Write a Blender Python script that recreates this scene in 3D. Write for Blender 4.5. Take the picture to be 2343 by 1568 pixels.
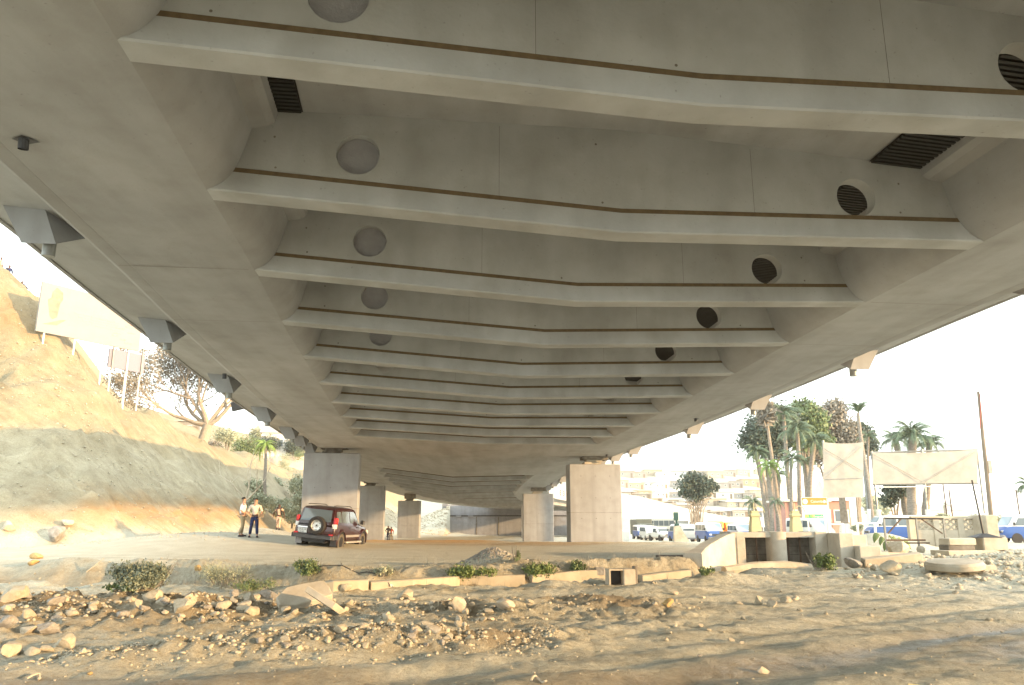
import bpy, bmesh, math, random
import numpy as np
from mathutils import Vector, Matrix, noise as mnoise
R = math.radians
for o in list(bpy.data.objects): bpy.data.objects.remove(o)
scene = bpy.context.scene
COL = scene.collection

# ---------------------------------------------------------------- camera
PITCH = 13.0
cam = bpy.data.objects.new('camera', bpy.data.cameras.new('camera'))
COL.objects.link(cam)
cam.data.sensor_width = 23.6
cam.data.lens = 18.0
cam.data.clip_start = 0.05
cam.data.clip_end = 5000
cam.location = (0, 0, 0)
cam.rotation_euler = (R(90 + PITCH), 0, 0)
scene.camera = cam

# ---------------------------------------------------------------- sky, sun, exposure
SUN_EL, SUN_AZ = 7.2, 112.0        # azimuth clockwise from +Y (straight ahead)
world = bpy.data.worlds.new('World'); scene.world = world
world.use_nodes = True
wn = world.node_tree.nodes; wl = world.node_tree.links
bg = wn['Background']
sky = wn.new('ShaderNodeTexSky'); sky.sky_type = 'NISHITA'; sky.sun_disc = False
sky.sun_elevation = R(SUN_EL); sky.sun_rotation = R(SUN_AZ)
sky.air_density = 1.0; sky.dust_density = 6.0; sky.ozone_density = 0.6
hz = wn.new('ShaderNodeMixRGB'); hz.blend_type = 'MIX'; hz.inputs[0].default_value = 0.72
hz.inputs[2].default_value = (10.3, 11.3, 11.1, 1)       # dusty bright haze of the sky
wl.new(sky.outputs[0], hz.inputs[1]); wl.new(hz.outputs[0], bg.inputs[0])
bg.inputs[1].default_value = 0.095
sd = bpy.data.lights.new('sun', 'SUN'); sd.energy = 3.0; sd.angle = R(1.3); sd.color = (1.0, 0.63, 0.30)
sun = bpy.data.objects.new('sun', sd); COL.objects.link(sun)
_d = Vector((math.sin(R(SUN_AZ)) * math.cos(R(SUN_EL)), math.cos(R(SUN_AZ)) * math.cos(R(SUN_EL)), math.sin(R(SUN_EL))))
sun.rotation_euler = _d.to_track_quat('Z', 'Y').to_euler()
scene.view_settings.view_transform = 'Standard'
scene.view_settings.look = 'None'
scene.view_settings.gamma = 1.0
scene.view_settings.exposure = 1.8
scene.render.resolution_x = 1024; scene.render.resolution_y = 685
scene.render.engine = 'CYCLES'
scene.cycles.max_bounces = 8
scene.cycles.diffuse_bounces = 4

# ---------------------------------------------------------------- helpers
rnd = random.Random(7)
_p = R(PITCH)
def at(u, v, y):
    """world point at forward distance y seen in direction (u, v) of the 2342-wide survey of the place"""
    d = Vector((( u - 1171) / 1786., math.cos(_p) - math.sin(_p) * (784 - v) / 1786., math.sin(_p) + math.cos(_p) * (784 - v) / 1786.))
    return d * (y / d.y)

def tag(o, label=None, cat=None, group=None, kind=None):
    if label: o['label'] = label
    if cat: o['category'] = cat
    if group: o['group'] = group
    if kind: o['kind'] = kind
    return o
def empty(name, loc=(0, 0, 0), rz=0.0, parent=None):
    o = bpy.data.objects.new(name, None); COL.objects.link(o)
    o.location = loc; o.rotation_euler = (0, 0, rz); o.empty_display_size = .2
    if parent: o.parent = parent
    return o
def children(o): return CH.get(o.name, [])
CH = {}
def copy_tree(o, parent=None):
    c = o.copy(); COL.objects.link(c)
    if parent: c.parent = parent; CH.setdefault(parent.name, []).append(c)
    for ch in children(o): copy_tree(ch, c)
    return c

class MB:
    """collects shapes into one mesh"""
    def __init__(s): s.v = []; s.f = []; s.m = []; s.cm = 0
    def add(s, vs, fs):
        n = len(s.v); s.v += [tuple(a) for a in vs]
        for f in fs: s.f.append(tuple(n + i for i in f)); s.m.append(s.cm)
    def box(s, x0, x1, y0, y1, z0, z1, M=None):
        vs = [Vector((x, y, z)) for z in (z0, z1) for y in (y0, y1) for x in (x0, x1)]
        if M: vs = [M @ a for a in vs]
        s.add(vs, [(0, 2, 3, 1), (4, 5, 7, 6), (0, 1, 5, 4), (2, 6, 7, 3), (0, 4, 6, 2), (1, 3, 7, 5)])
    def bbox(s, x0, x1, y0, y1, z0, z1, b=.02, M=None):
        """box with chamfered vertical and top edges"""
        def ring(z, i): 
            return [Vector(a) for a in ((x0+b+i, y0+i, z), (x1-b-i, y0+i, z), (x1-i, y0+b+i, z), (x1-i, y1-b-i, z), (x1-b-i, y1-i, z), (x0+b+i, y1-i, z), (x0+i, y1-b-i, z), (x0+i, y0+b+i, z))]
        r = [ring(z0, 0), ring(z1 - b, 0), ring(z1, b)]
        if M: r = [[M @ a for a in k] for k in r]
        s.loft(r, True, True)
    def loft(s, rings, cap0=True, cap1=True, closed=True):
        n = len(rings[0]); base = len(s.v)
        for r in rings: s.v += [tuple(a) for a in r]
        for i in range(len(rings) - 1):
            for j in range(n if closed else n - 1):
                a = base + i * n + j; b = base + i * n + (j + 1) % n
                s.f.append((a, b, b + n, a + n)); s.m.append(s.cm)
        if cap0: s.f.append(tuple(base + j for j in reversed(range(n)))); s.m.append(s.cm)
        if cap1: s.f.append(tuple(base + (len(rings) - 1) * n + j for j in range(n))); s.m.append(s.cm)
    def tube(s, pts, rads, n=8, cap=True):
        pts = [Vector(p) for p in pts]
        if not isinstance(rads, (list, tuple)): rads = [rads] * len(pts)
        rings = []; prev = None
        for i, p in enumerate(pts):
            t = (pts[min(i + 1, len(pts) - 1)] - pts[max(i - 1, 0)])
            if t.length < 1e-6: t = Vector((0, 0, 1))
            t.normalize()
            if prev is None:
                a = t.orthogonal().normalized()
            else:
                a = prev - t * prev.dot(t)
                a = a.normalized() if a.length > 1e-5 else t.orthogonal().normalized()
            prev = a; b = t.cross(a)
            rings.append([p + (a * math.cos(2 * math.pi * k / n) + b * math.sin(2 * math.pi * k / n)) * rads[i] for k in range(n)])
        s.loft(rings, cap, cap)
    def disc(s, c, nrm, r, n=16):
        nrm = Vector(nrm).normalized(); a = nrm.orthogonal().normalized(); b = nrm.cross(a); c = Vector(c)
        s.add([c + (a * math.cos(2 * math.pi * k / n) + b * math.sin(2 * math.pi * k / n)) * r for k in range(n)], [tuple(range(n))])
    def sphere(s, c, r, nu=10, nv=7, sc=(1, 1, 1)):
        c = Vector(c); rings = []
        for i in range(1, nv):
            th = math.pi * i / nv
            rings.append([c + Vector((sc[0] * r * math.sin(th) * math.cos(2 * math.pi * k / nu), sc[1] * r * math.sin(th) * math.sin(2 * math.pi * k / nu), -sc[2] * r * math.cos(th))) for k in range(nu)])
        s.loft(rings, True, True)
    def quad(s, a, b, c, d): s.add([a, b, c, d], [(0, 1, 2, 3)])
    def build(s, name, mats, parent=None, smooth=False, loc=None):
        me = bpy.data.meshes.new(name); me.from_pydata(s.v, [], s.f)
        if not isinstance(mats, (list, tuple)): mats = [mats]
        for m in mats: me.materials.append(m)
        if len(mats) > 1: me.polygons.foreach_set('material_index', s.m)
        if smooth:
            me.polygons.foreach_set('use_smooth', [True] * len(me.polygons))
            if smooth is not True:
                try: me.set_sharp_from_angle(angle=R(smooth))
                except Exception: pass
        me.update()
        o = bpy.data.objects.new(name, me); COL.objects.link(o)
        if parent: o.parent = parent; CH.setdefault(parent.name, []).append(o)
        if loc: o.location = loc
        return o

# ---------------------------------------------------------------- materials
def pmat(name, col, rough=.8, metal=0., var=None, scale=3., detail=8., bump=0., bscale=None, spec=None, col2=None, stretch=None, streak=None, coat=0):
    m = bpy.data.materials.new(name); m.use_nodes = True
    nt = m.node_tree; b = nt.nodes['Principled BSDF']
    b.inputs['Base Color'].default_value = (*col, 1); b.inputs['Roughness'].default_value = rough; b.inputs['Metallic'].default_value = metal
    if spec is not None: b.inputs['Specular IOR Level'].default_value = spec
    if coat: b.inputs['Coat Weight'].default_value = coat; b.inputs['Coat Roughness'].default_value = .08
    tc = nt.nodes.new('ShaderNodeTexCoord'); mp = nt.nodes.new('ShaderNodeMapping')
    nt.links.new(tc.outputs['Object'], mp.inputs[0])
    if stretch: mp.inputs['Scale'].default_value = stretch
    if var or col2:
        n = nt.nodes.new('ShaderNodeTexNoise'); n.inputs['Scale'].default_value = scale; n.inputs['Detail'].default_value = detail; n.inputs['Roughness'].default_value = .6
        nt.links.new(mp.outputs[0], n.inputs['Vector'])
        cr = nt.nodes.new('ShaderNodeValToRGB')
        c2 = col2 if col2 else tuple(c * (1 - var) for c in col)
        cr.color_ramp.elements[0].position = .34; cr.color_ramp.elements[1].position = .66
        cr.color_ramp.elements[0].color = (*c2, 1); cr.color_ramp.elements[1].color = (*col, 1)
        nt.links.new(n.outputs['Fac'], cr.inputs[0]); out = cr.outputs[0]
        if streak:
            mp2 = nt.nodes.new('ShaderNodeMapping'); mp2.inputs['Scale'].default_value = streak
            nt.links.new(tc.outputs['Object'], mp2.inputs[0])
            n2 = nt.nodes.new('ShaderNodeTexNoise'); n2.inputs['Scale'].default_value = 1.; n2.inputs['Detail'].default_value = 6
            nt.links.new(mp2.outputs[0], n2.inputs['Vector'])
            c3 = nt.nodes.new('ShaderNodeValToRGB'); c3.color_ramp.elements[0].position = .3; c3.color_ramp.elements[1].position = .6
            c3.color_ramp.elements[0].color = (.80, .79, .77, 1); c3.color_ramp.elements[1].color = (1, 1, 1, 1)
            nt.links.new(n2.outputs['Fac'], c3.inputs[0])
            mx = nt.nodes.new('ShaderNodeMixRGB'); mx.blend_type = 'MULTIPLY'; mx.inputs[0].default_value = 1
            nt.links.new(out, mx.inputs[1]); nt.links.new(c3.outputs[0], mx.inputs[2]); out = mx.outputs[0]
            for sc_, lo, hi, cc in ((1.6, .28, .55, (.90, .89, .87, 1)), (17., .24, .33, (.70, .68, .66, 1)), (70., .27, .34, (.80, .79, .78, 1))):
                n4 = nt.nodes.new('ShaderNodeTexNoise'); n4.inputs['Scale'].default_value = sc_; n4.inputs['Detail'].default_value = 4; nt.links.new(tc.outputs['Object'], n4.inputs['Vector'])
                c4 = nt.nodes.new('ShaderNodeValToRGB'); c4.color_ramp.elements[0].position = lo; c4.color_ramp.elements[1].position = hi; c4.color_ramp.elements[0].color = cc
                nt.links.new(n4.outputs['Fac'], c4.inputs[0]); m4 = nt.nodes.new('ShaderNodeMixRGB'); m4.blend_type = 'MULTIPLY'; m4.inputs[0].default_value = 1
                nt.links.new(out, m4.inputs[1]); nt.links.new(c4.outputs[0], m4.inputs[2]); out = m4.outputs[0]
        nt.links.new(out, b.inputs['Base Color'])
    if bump:
        n = nt.nodes.new('ShaderNodeTexNoise'); n.inputs['Scale'].default_value = bscale or scale * 6; n.inputs['Detail'].default_value = 9
        nt.links.new(mp.outputs[0], n.inputs['Vector'])
        bp = nt.nodes.new('ShaderNodeBump'); bp.inputs['Strength'].default_value = bump; bp.inputs['Distance'].default_value = .03
        nt.links.new(n.outputs['Fac'], bp.inputs['Height']); nt.links.new(bp.outputs[0], b.inputs['Normal'])
    return m
M = {}
M['concrete'] = pmat('bridge_concrete', (.43, .44, .455), .85, var=.16, scale=.35, bump=.12, bscale=14, streak=(1.2, .12, 1.2))
M['rib'] = pmat('beam_concrete', (.49, .505, .515), .85, var=.16, scale=.6, bump=.12, bscale=16, streak=(.9, .9, .25))
M['pier'] = pmat('pier_concrete', (.36, .375, .40), .85, var=.08, scale=.5, bump=.08, bscale=12, streak=(1.5, 1.5, .15))
M['stain'] = pmat('brown_joint', (.17, .12, .065), .9, var=.3, scale=8)
M['black'] = pmat('black_paint', (.012, .012, .014), .6)
M['dark_steel'] = pmat('dark_corrugated_steel', (.035, .034, .033), .6, .3, var=.4, scale=9)
M['steel'] = pmat('grey_steel', (.30, .31, .30), .5, .6, var=.2, scale=4)
M['rust'] = pmat('rusty_steel', (.16, .11, .08), .8, .3, var=.4, scale=6)
M['white'] = pmat('white_paint', (.78, .77, .73), .6, var=.1, scale=3)
M['oldconc'] = pmat('old_concrete', (.50, .46, .38), .9, col2=(.36, .32, .25), scale=1.6, bump=.4, bscale=9)
M['dirtyconc'] = pmat('stained_concrete', (.22, .20, .17), .9, col2=(.09, .08, .065), scale=2.2, bump=.3, bscale=9)
M['rubber'] = pmat('tyre_rubber', (.022, .021, .022), .8, var=.3, scale=12)
M['dusty_rubber'] = pmat('dusty_tyre', (.13, .115, .09), .9, var=.5, scale=9)
M['alloy'] = pmat('silver_rim', (.62, .61, .58), .35, .5)
M['glass'] = pmat('window_glass', (.10, .13, .15), .06, 0, spec=.9)
M['pale_glass'] = pmat('windscreen_glass', (.32, .42, .50), .1, 0, spec=.8)
M['chrome'] = pmat('chrome', (.7, .7, .7), .15, .9)
M['plastic'] = pmat('dark_plastic', (.035, .038, .045), .5)
M['redlamp'] = pmat('red_lamp', (.45, .015, .02), .2)
M['clearlamp'] = pmat('clear_lamp', (.72, .70, .66), .15)
M['orangelamp'] = pmat('orange_lamp', (.7, .2, .03), .25)
# ================================================================ GROUND
def _h(ix, iy, seed):
    h = (ix.astype(np.int64) * 374761393 + iy.astype(np.int64) * 668265263 + seed * 1442695041) & 0x7fffffff
    h = ((h ^ (h >> 13)) * 1274126177) & 0x7fffffff
    return ((h ^ (h >> 16)) & 0xffff) / 65535.0
def vnoise(x, y, seed=0):
    xi = np.floor(x); yi = np.floor(y); fx = x - xi; fy = y - yi
    fx = fx * fx * (3 - 2 * fx); fy = fy * fy * (3 - 2 * fy)
    a = _h(xi, yi, seed); b = _h(xi + 1, yi, seed); c = _h(xi, yi + 1, seed); d = _h(xi + 1, yi + 1, seed)
    return (a * (1 - fx) + b * fx) * (1 - fy) + (c * (1 - fx) + d * fx) * fy - .5
def fbm(x, y, oct=4, seed=0, g=.5):
    s = 0; a = 1.
    for o in range(oct):
        s = s + a * vnoise(x, y, seed + o * 17); x = x * 2.03 + 3.1; y = y * 2.03 + 7.7; a *= g
    return s
def sst(e0, e1, x):
    t = np.clip((x - e0) / (e1 - e0), 0, 1); return t * t * (3 - 2 * t)
def gau(x): return np.exp(-x * x)

YB = [0, 21, 25.7, 33, 40, 60, 100, 185, 400, 3000]
ZB = [-1.62, -1.62, -1.36, -1.2, -1.16, -1.42, -2.25, -3.05, -3.0, -3.0]
def ditch_y(x): return np.interp(x, [-16, -9, -4, 0, 4, 7, 9], [24.0, 22.3, 21.5, 22.4, 23.8, 25.2, 26.5])
# toe of the cut slope on the left, a nose pointing right
def slope_h(x, y):
    """height of the left cut slope above the ground"""
    # signed distance inside a rounded wedge: two half planes meeting at the nose
    d1 = (-(x + 15.5) * 0.30 + (y - 42.5) * 0.954) + 3.4          # front face, faces the camera
    d2 = (-(x + 18.2) * 0.93 - (y - 46) * 0.06 * 1.0)                      # right face, faces the bridge
    k = 3.0
    d = -k * np.log(np.exp(-np.clip(d1, -60, 60) / k) + np.exp(-np.clip(d2, -60, 60) / k)) + .9
    h = np.where(d > 0, d, 0)
    h = 1.02 * h
    # bench at ~9 m where the hoardings stand, then a second bank
    hb = np.where(h > 9.0, 9.0 + np.clip(h - 9.0, 0, 1e9) * .08, h)
    hb = hb + np.where(h > 6, np.clip(-x - .505 * y, 0, 40) * 1.0, 0) * sst(46, 54, y)
    return np.minimum(hb, 24.0), d
def ground(x, y, fine=True):
    x = np.asarray(x, float); y = np.asarray(y, float)
    z = np.interp(y, YB, ZB)
    near = 1 - sst(30, 60, y)
    # ditch
    yd = ditch_y(x)
    w = 1.25 + .5 * vnoise(x * .35, y * 0 + 3, 5)
    dm = (1 - sst(5.8, 7.6, x)) * sst(-19, -12, x)
    wv = .5 * vnoise(x * .55, y * 0 + 3, 5) + .25 * vnoise(x * 1.7, y * 0 + 1, 6)
    z = z - .72 * (sst(yd - 2.2, yd - .5, y + wv * .6) - sst(yd + .9 + wv, yd + 2.1 + wv, y)) * dm
    z = z + .30 * gau((y - yd - 2.2) / .9) * dm * (.7 + vnoise(x * .8, y * .8, 9))       # far bank lip
    z = z + .18 * gau((y - yd + 2.3) / .9) * dm * (.6 + vnoise(x * .9, y * .9, 19))
    # left broad bank
    z = z + .35 * sst(-8, -16, -(-x)) * 0
    # mound left behind the car where the men stand
    z = z + .72 * gau((x + 14.5) / 6.0) * gau((y - 39) / 5.5)
    z = z + .22 * gau((x + 10.0) / 1.3) * gau((y - 38.2) / 1.4) * .7
    # rubble rows in the foreground
    yr1 = 15.2 + .10 * x + 1.1 * vnoise(x * .14, x * 0 + 2, 3)
    z = z + (.20 + .25 * vnoise(x * .5, y * .5, 31)) * gau((y - yr1) / 1.0) * (1 - sst(2, 5, x))
    yr2 = 11.6 + .26 * x + .8 * vnoise(x * .2, x * 0 + 5, 4)
    z = z + (.14 + .22 * vnoise(x * .6, y * .6, 33)) * gau((y - yr2) / .6) * sst(-6.5, -4, x) * (1 - sst(0, 2, x))
    z = z + .22 * gau((x + 8.5) / 2.6) * gau((y - 13.4) / 1.5)
    z = z - .36 * sst(5.6, 6.6, x) * (1 - sst(12.4, 13.2, x)) * sst(25.2, 26.4, y) * (1 - sst(31.5, 33, y))
    z = z + 1.0 * gau((x + 17.2) / 4.0) * gau((y - 54) / 4.5)
    # right rubble mound
    z = z + (.30 + .2 * vnoise(x * .5, y * .5, 41)) * gau((x - 15.5) / 3.4) * gau((y - 25.0) / 2.8)
    z = z + .45 * gau((x - 21) / 3.5) * gau((y - 29) / 3.0)
    z = z + .16 * gau((x - 3.2) / 2.2) * gau((y - 19.4) / 1.2)
    # gravel heaps
    z = z + .55 * gau((x + .6) / .8) * gau((y - 25.8) / .7)
    z = z + .75 * gau((x - 16.4) / 1.9) * gau((y - 36.0) / 1.6)
    # orange soil lip beside pier row
    z = z + .22 * gau((y - 53) / 1.2) * sst(-12, -9, x) * (1 - sst(-2, 2, x))
    z = z + .16 * gau((y - 47.5) / .8) * sst(-2, 1, x) * (1 - sst(9, 12, x))
    # wheel ruts, diagonal
    q = -x * .57 + y * .82
    rut = np.sin(q * 3.3 + 1.6 * vnoise(x * .25, y * .25, 51) * 4) * .028 + np.sin(q * 7.1 + 2) * .012
    z = z + rut * (1 - sst(17, 22, y)) * (1 - gau((y - yr1) / 1.6))
    # rut hollow with mud, foreground
    z = z - .10 * gau((q - 6.35 - .25 * vnoise(x * .6, y * .6, 77)) / .42) * sst(-2, 1, x)
    z = z - .07 * gau((q - 8.1) / .35) * sst(-9, -4, x)
    # left slope
    hs, d = slope_h(x, y)
    rough = fbm(x * .45, y * .45 , 5, 61, .6) * 1.0 + fbm(x * .12, y * .12, 2, 65) * 1.6
    sm = sst(0, 2.5, hs)
    ledge = np.abs(fbm(x * .9, (y + z) * 1.1, 4, 161, .6))
    z = z + hs + rough * sm * .75 + (ledge - .25) * .8 * sm * (1 - sst(60, 90, y))
    # back hill on the left and behind the bridge
    dd = (-x - .14 * y - 4) * .9 + (y - 130) * .35
    z = z + 15 * sst(0, 70, dd) * sst(95, 130, y) * (1 + .06 * vnoise(x * .05, y * .05, 71))
    # rubble bank against the abutment
    z = z + 6.6 * np.clip(1 - np.abs(x + 15.5) / 12., 0, 1) * sst(184, 200, y) * (1 - sst(215, 230, y)) * (x < -15.5)
    # ramp embankment behind and right of the abutment
    z = z + np.where(x > -15.5, 7.2 * sst(202, 206, y) * (1 - sst(20, 62, x)), 0)
    z = z + 4.2 * sst(150, 172, y - np.clip(x - 20, 0, 60) * .15) * sst(13, 26, x) * (1 - sst(95, 140, x))
    # settled hillside, right
    rr = x / np.maximum(y, 1)
    z = z + 36 * sst(215, 520, y) * sst(-.25, .02, rr) * (1 - sst(.30, .46, rr))
    if fine:
        nf = 1 - sst(34, 80, y)
        rough_zone = np.clip(gau((y - yr1) / 1.7) * (1 - sst(1.5, 5, x)) + .9 * gau((y - yr2) / .9) * sst(-6.5, -4, x) * (1 - sst(0, 2, x)) + gau((x + 8) / 3) * gau((y - 13) / 2) + 1.0 * gau((y - yd) / 2.6) * dm + gau((x - 15.5) / 5) * gau((y - 25) / 4.5), 0, 1.2)
        road = gau((y - 34) / 6.0)
        z = z + fbm(x * 1.2, y * 1.2, 3, 81) * .05 * nf * (1 - .7 * road)
        z = z + fbm(x * 7.5, y * 7.5, 4, 91, .62) * (.022 + .055 * rough_zone) * nf * (1 - .6 * road)
        z = z + np.abs(fbm(x * 3.1, y * 3.1, 3, 191, .6)) * .16 * rough_zone * nf
        z = z + fbm(x * .3, y * .3, 4, 95) * .25 * sst(60, 110, y)
    return z
def G(x, y): return float(ground(np.array([x]), np.array([y]))[0])

def axis(segs):
    out = []
    for a, b, d in segs:
        n = max(1, int(round((b - a) / d))); out += list(a + (b - a) * np.arange(n) / n)
    out.append(segs[-1][1]); return np.array(out)
xs = axis([(-900, -260, 40), (-260, -90, 8), (-90, -46, 1.5), (-46, -20, .35), (-20, -13, .16), (-13, 15, .075), (15, 26, .16), (26, 50, .8), (50, 120, 3), (120, 300, 10), (300, 900, 50)])
ys = axis([(-60, 0, 6), (0, 6, .8), (6, 18, .065), (18, 27, .09), (27, 42, .22), (42, 75, .5), (75, 130, 1.6), (130, 260, 3.5), (260, 620, 12), (620, 2600, 120)])
X, Y = np.meshgrid(xs, ys)
Z = ground(X, Y)
ny, nx = X.shape
me = bpy.data.meshes.new('ground')
co = np.stack([X.ravel(), Y.ravel(), Z.ravel()], 1).astype(np.float32)
idx = np.arange(nx * ny).reshape(ny, nx)
q = np.stack([idx[:-1, :-1].ravel(), idx[:-1, 1:].ravel(), idx[1:, 1:].ravel(), idx[1:, :-1].ravel()], 1)
me.vertices.add(nx * ny); me.vertices.foreach_set('co', co.ravel())
me.loops.add(q.size); me.loops.foreach_set('vertex_index', q.ravel().astype(np.int32))
me.polygons.add(len(q)); me.polygons.foreach_set('loop_start', np.arange(0, q.size, 4, dtype=np.int32)); me.polygons.foreach_set('loop_total', np.full(len(q), 4, np.int32))
me.update(calc_edges=True)
me.polygons.foreach_set('use_smooth', np.ones(len(q), bool))
# material regions of the soil (the upper cut slope is also toned against its sunlight)
qq = -X * .57 + Y * .82
wob = fbm(X * .9, Y * .9, 4, 101)
wet = np.clip(gau((qq - 6.3 - .5 * wob) / .55) * sst(-2.5, 1, X) + .9 * gau((qq - 5.0 - .6 * wob) / .35) * sst(4, 7, X) + .9 * gau((Y - 9.0 - .12 * X - .8 * wob) / .55) * sst(3, -3, X) * .9 , 0, 1) * (Y < 14)
wet = np.clip(wet + .5 * gau((Y - 8.0 - .3 * wob) / .5) * sst(-9, -5, X) * sst(1, -3, X), 0, 1)
damp = np.clip(gau((Y - ditch_y(X) - .4) / 1.5) * (1 - sst(5.8, 7.6, X)) + (.55 + 1.1 * wob) * gau((Y - 15.2 - .1 * X) / 1.5) * (1 - sst(1.5, 5, X)) + (.5 + 1.0 * wob) * gau((Y - 11.6 - .26 * X) / .8) * sst(-6.5, -4, X) * (1 - sst(0, 2, X)) + .7 * gau((X + 8.5) / 3) * gau((Y - 13.2) / 1.8), 0, 1)
hs, dsl = slope_h(X, Y)
orange = np.clip(gau((Z - .6 - .5 * wob) / 1.0) * sst(.05, .5, hs) * sst(-26, -19, X) * (1 + wob), 0, 1) * .7 + .9 * gau((Y - 53) / 1.6) * sst(-12.5, -9, X) * (1 - sst(-3, 1, X)) + .35 * gau((Y - 47.5) / 1.2) * sst(-2, 1, X) * (1 - sst(8, 12, X)) 
orange = np.clip(orange + .4 * sst(11.2, 13, Z) * (Y < 95) * (X < -15) * sst(16.5, 13.8, Z), 0, 1)
dust = np.clip(sst(1., .0, np.abs(Y - 36 + 1.0 * wob) / 12) * (1 - sst(.1, .6, hs)) + sst(60, 75, Y) * .8, 0, 1) * (Y > 25.5)
dust = np.maximum(dust, .35 * sst(.2, 1.2, hs) * (X < -8) * (Y > 30) * (1 - np.clip(orange, 0, 1)))
patch = gau((Y - 47 - 2 * wob) / 5.5) * sst(-8.5, -5.5, X + wob) * (1 - sst(2, 7, X + 2 * wob)) * .8
orange = np.clip(orange + .45 * patch, 0, 1); damp = np.clip(damp + .6 * patch, 0, 1)
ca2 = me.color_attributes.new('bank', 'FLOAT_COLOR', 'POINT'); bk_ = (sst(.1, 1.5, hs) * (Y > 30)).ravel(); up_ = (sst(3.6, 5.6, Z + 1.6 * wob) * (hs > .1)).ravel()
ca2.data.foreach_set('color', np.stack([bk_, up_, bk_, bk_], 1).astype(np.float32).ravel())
ca = me.color_attributes.new('soil', 'FLOAT_COLOR', 'POINT')
ca.data.foreach_set('color', np.stack([wet.ravel(), orange.ravel(), dust.ravel(), damp.ravel()], 1).astype(np.float32).ravel())
m = bpy.data.materials.new('bare_earth'); m.use_nodes = True
nt = m.node_tree; N = nt.nodes; L = nt.links; b = N['Principled BSDF']
def nz(scale, det=8, rough=.6, vec=None):
    n = N.new('ShaderNodeTexNoise'); n.inputs['Scale'].default_value = scale; n.inputs['Detail'].default_value = det; n.inputs['Roughness'].default_value = rough
    L.new(vec or tc.outputs['Object'], n.inputs['Vector']); return n.outputs['Fac']
def ramp(f, stops):
    r = N.new('ShaderNodeValToRGB'); e = r.color_ramp.elements
    while len(e) < len(stops): e.new(.5)
    for k, (p, c) in enumerate(stops): e[k].position = p; e[k].color = (*c, 1) if len(c) == 3 else c
    L.new(f, r.inputs[0]); return r.outputs[0]
def mix(f, a, bb, mode='MIX'):
    x = N.new('ShaderNodeMixRGB'); x.blend_type = mode
    if isinstance(f, float): x.inputs[0].default_value = f
    else: L.new(f, x.inputs[0])
    for i, s_ in ((1, a), (2, bb)):
        if isinstance(s_, tuple): x.inputs[i].default_value = (*s_, 1)
        else: L.new(s_, x.inputs[i])
    return x.outputs[0]
tc = N.new('ShaderNodeTexCoord')
at_ = N.new('ShaderNodeAttribute'); at_.attribute_name = 'soil'
sp = N.new('ShaderNodeSeparateColor'); L.new(at_.outputs['Color'], sp.inputs[0])
base = ramp(nz(.9, 10, .65), [(.3, (.42, .40, .32)), (.5, (.56, .55, .455)), (.7, (.65, .64, .55))])
fine = ramp(nz(14, 8, .7), [(.3, (.70, .68, .64)), (.55, (1, 1, 1)), (.75, (1.12, 1.10, 1.06))])
mpt = N.new('ShaderNodeMapping'); mpt.inputs['Rotation'].default_value = (0, 0, R(-35)); mpt.inputs['Scale'].default_value = (.35, 3.2, 1)
L.new(tc.outputs['Object'], mpt.inputs[0])
trk = nz(1.0, 6, .6, mpt.outputs[0])
base = mix(.9, base, ramp(trk, [(.34, (.74, .71, .66)), (.5, (1, 1, 1)), (.68, (1.16, 1.15, 1.13))]), 'MULTIPLY')
base = mix(1.0, base, fine, 'MULTIPLY')
spk = ramp(nz(55, 3, .5), [(.36, (.62, .60, .56)), (.46, (1, 1, 1))])
base = mix(.7, base, spk, 'MULTIPLY')
base = mix(sp.outputs[1], base, ramp(nz(2.2, 8), [(.3, (.50, .27, .10)), (.7, (.62, .40, .17))]))
base = mix(sp.outputs[2], base, ramp(nz(1.1, 8), [(.3, (.46, .43, .34)), (.7, (.56, .535, .44))]))
base = mix(at_.outputs['Alpha'], base, ramp(nz(3, 8), [(.3, (.17, .135, .085)), (.7, (.36, .29, .19))]))
wetc = ramp(nz(5, 8), [(.3, (.15, .115, .07)), (.7, (.30, .245, .165))])
wr = N.new('ShaderNodeMath'); wr.operation = 'MULTIPLY'; L.new(sp.outputs[0], wr.inputs[0]); wr.inputs[1].default_value = .75
base = mix(wr.outputs[0], base, wetc)
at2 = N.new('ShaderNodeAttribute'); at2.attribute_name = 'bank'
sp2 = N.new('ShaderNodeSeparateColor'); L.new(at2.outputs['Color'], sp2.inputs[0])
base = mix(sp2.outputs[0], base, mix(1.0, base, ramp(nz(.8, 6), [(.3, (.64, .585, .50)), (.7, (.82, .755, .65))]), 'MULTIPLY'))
base = mix(sp2.outputs[1], base, mix(1.0, base, (.76, .73, .66), 'MULTIPLY'))  # tan upper soil, darkened in colour to counter the sunlit band
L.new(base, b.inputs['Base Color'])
rg = N.new('ShaderNodeMapRange'); L.new(sp.outputs[0], rg.inputs[0]); rg.inputs[3].default_value = .95; rg.inputs[4].default_value = .38
L.new(rg.outputs[0], b.inputs['Roughness'])
b1 = N.new('ShaderNodeBump'); b1.inputs['Strength'].default_value = 1.0; b1.inputs['Distance'].default_value = .09
L.new(nz(7, 10, .72), b1.inputs['Height'])
b2 = N.new('ShaderNodeBump'); b2.inputs['Strength'].default_value = .8; b2.inputs['Distance'].default_value = .02
L.new(nz(45, 6, .7), b2.inputs['Height']); L.new(b1.outputs[0], b2.inputs['Normal'])
# layered ledges on steep cut banks
L.new(b2.outputs[0], b.inputs['Normal'])
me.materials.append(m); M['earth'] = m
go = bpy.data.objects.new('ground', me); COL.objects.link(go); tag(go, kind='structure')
# ================================================================ BRIDGE
AX = Vector((-.1045, .9945, 0)); LX = Vector((.9945, .1045, 0))
def st(s, t, z): return AX * s + LX * t + Vector((0, 0, z))
def lerp(a, b, f): return a + (b - a) * f
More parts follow.
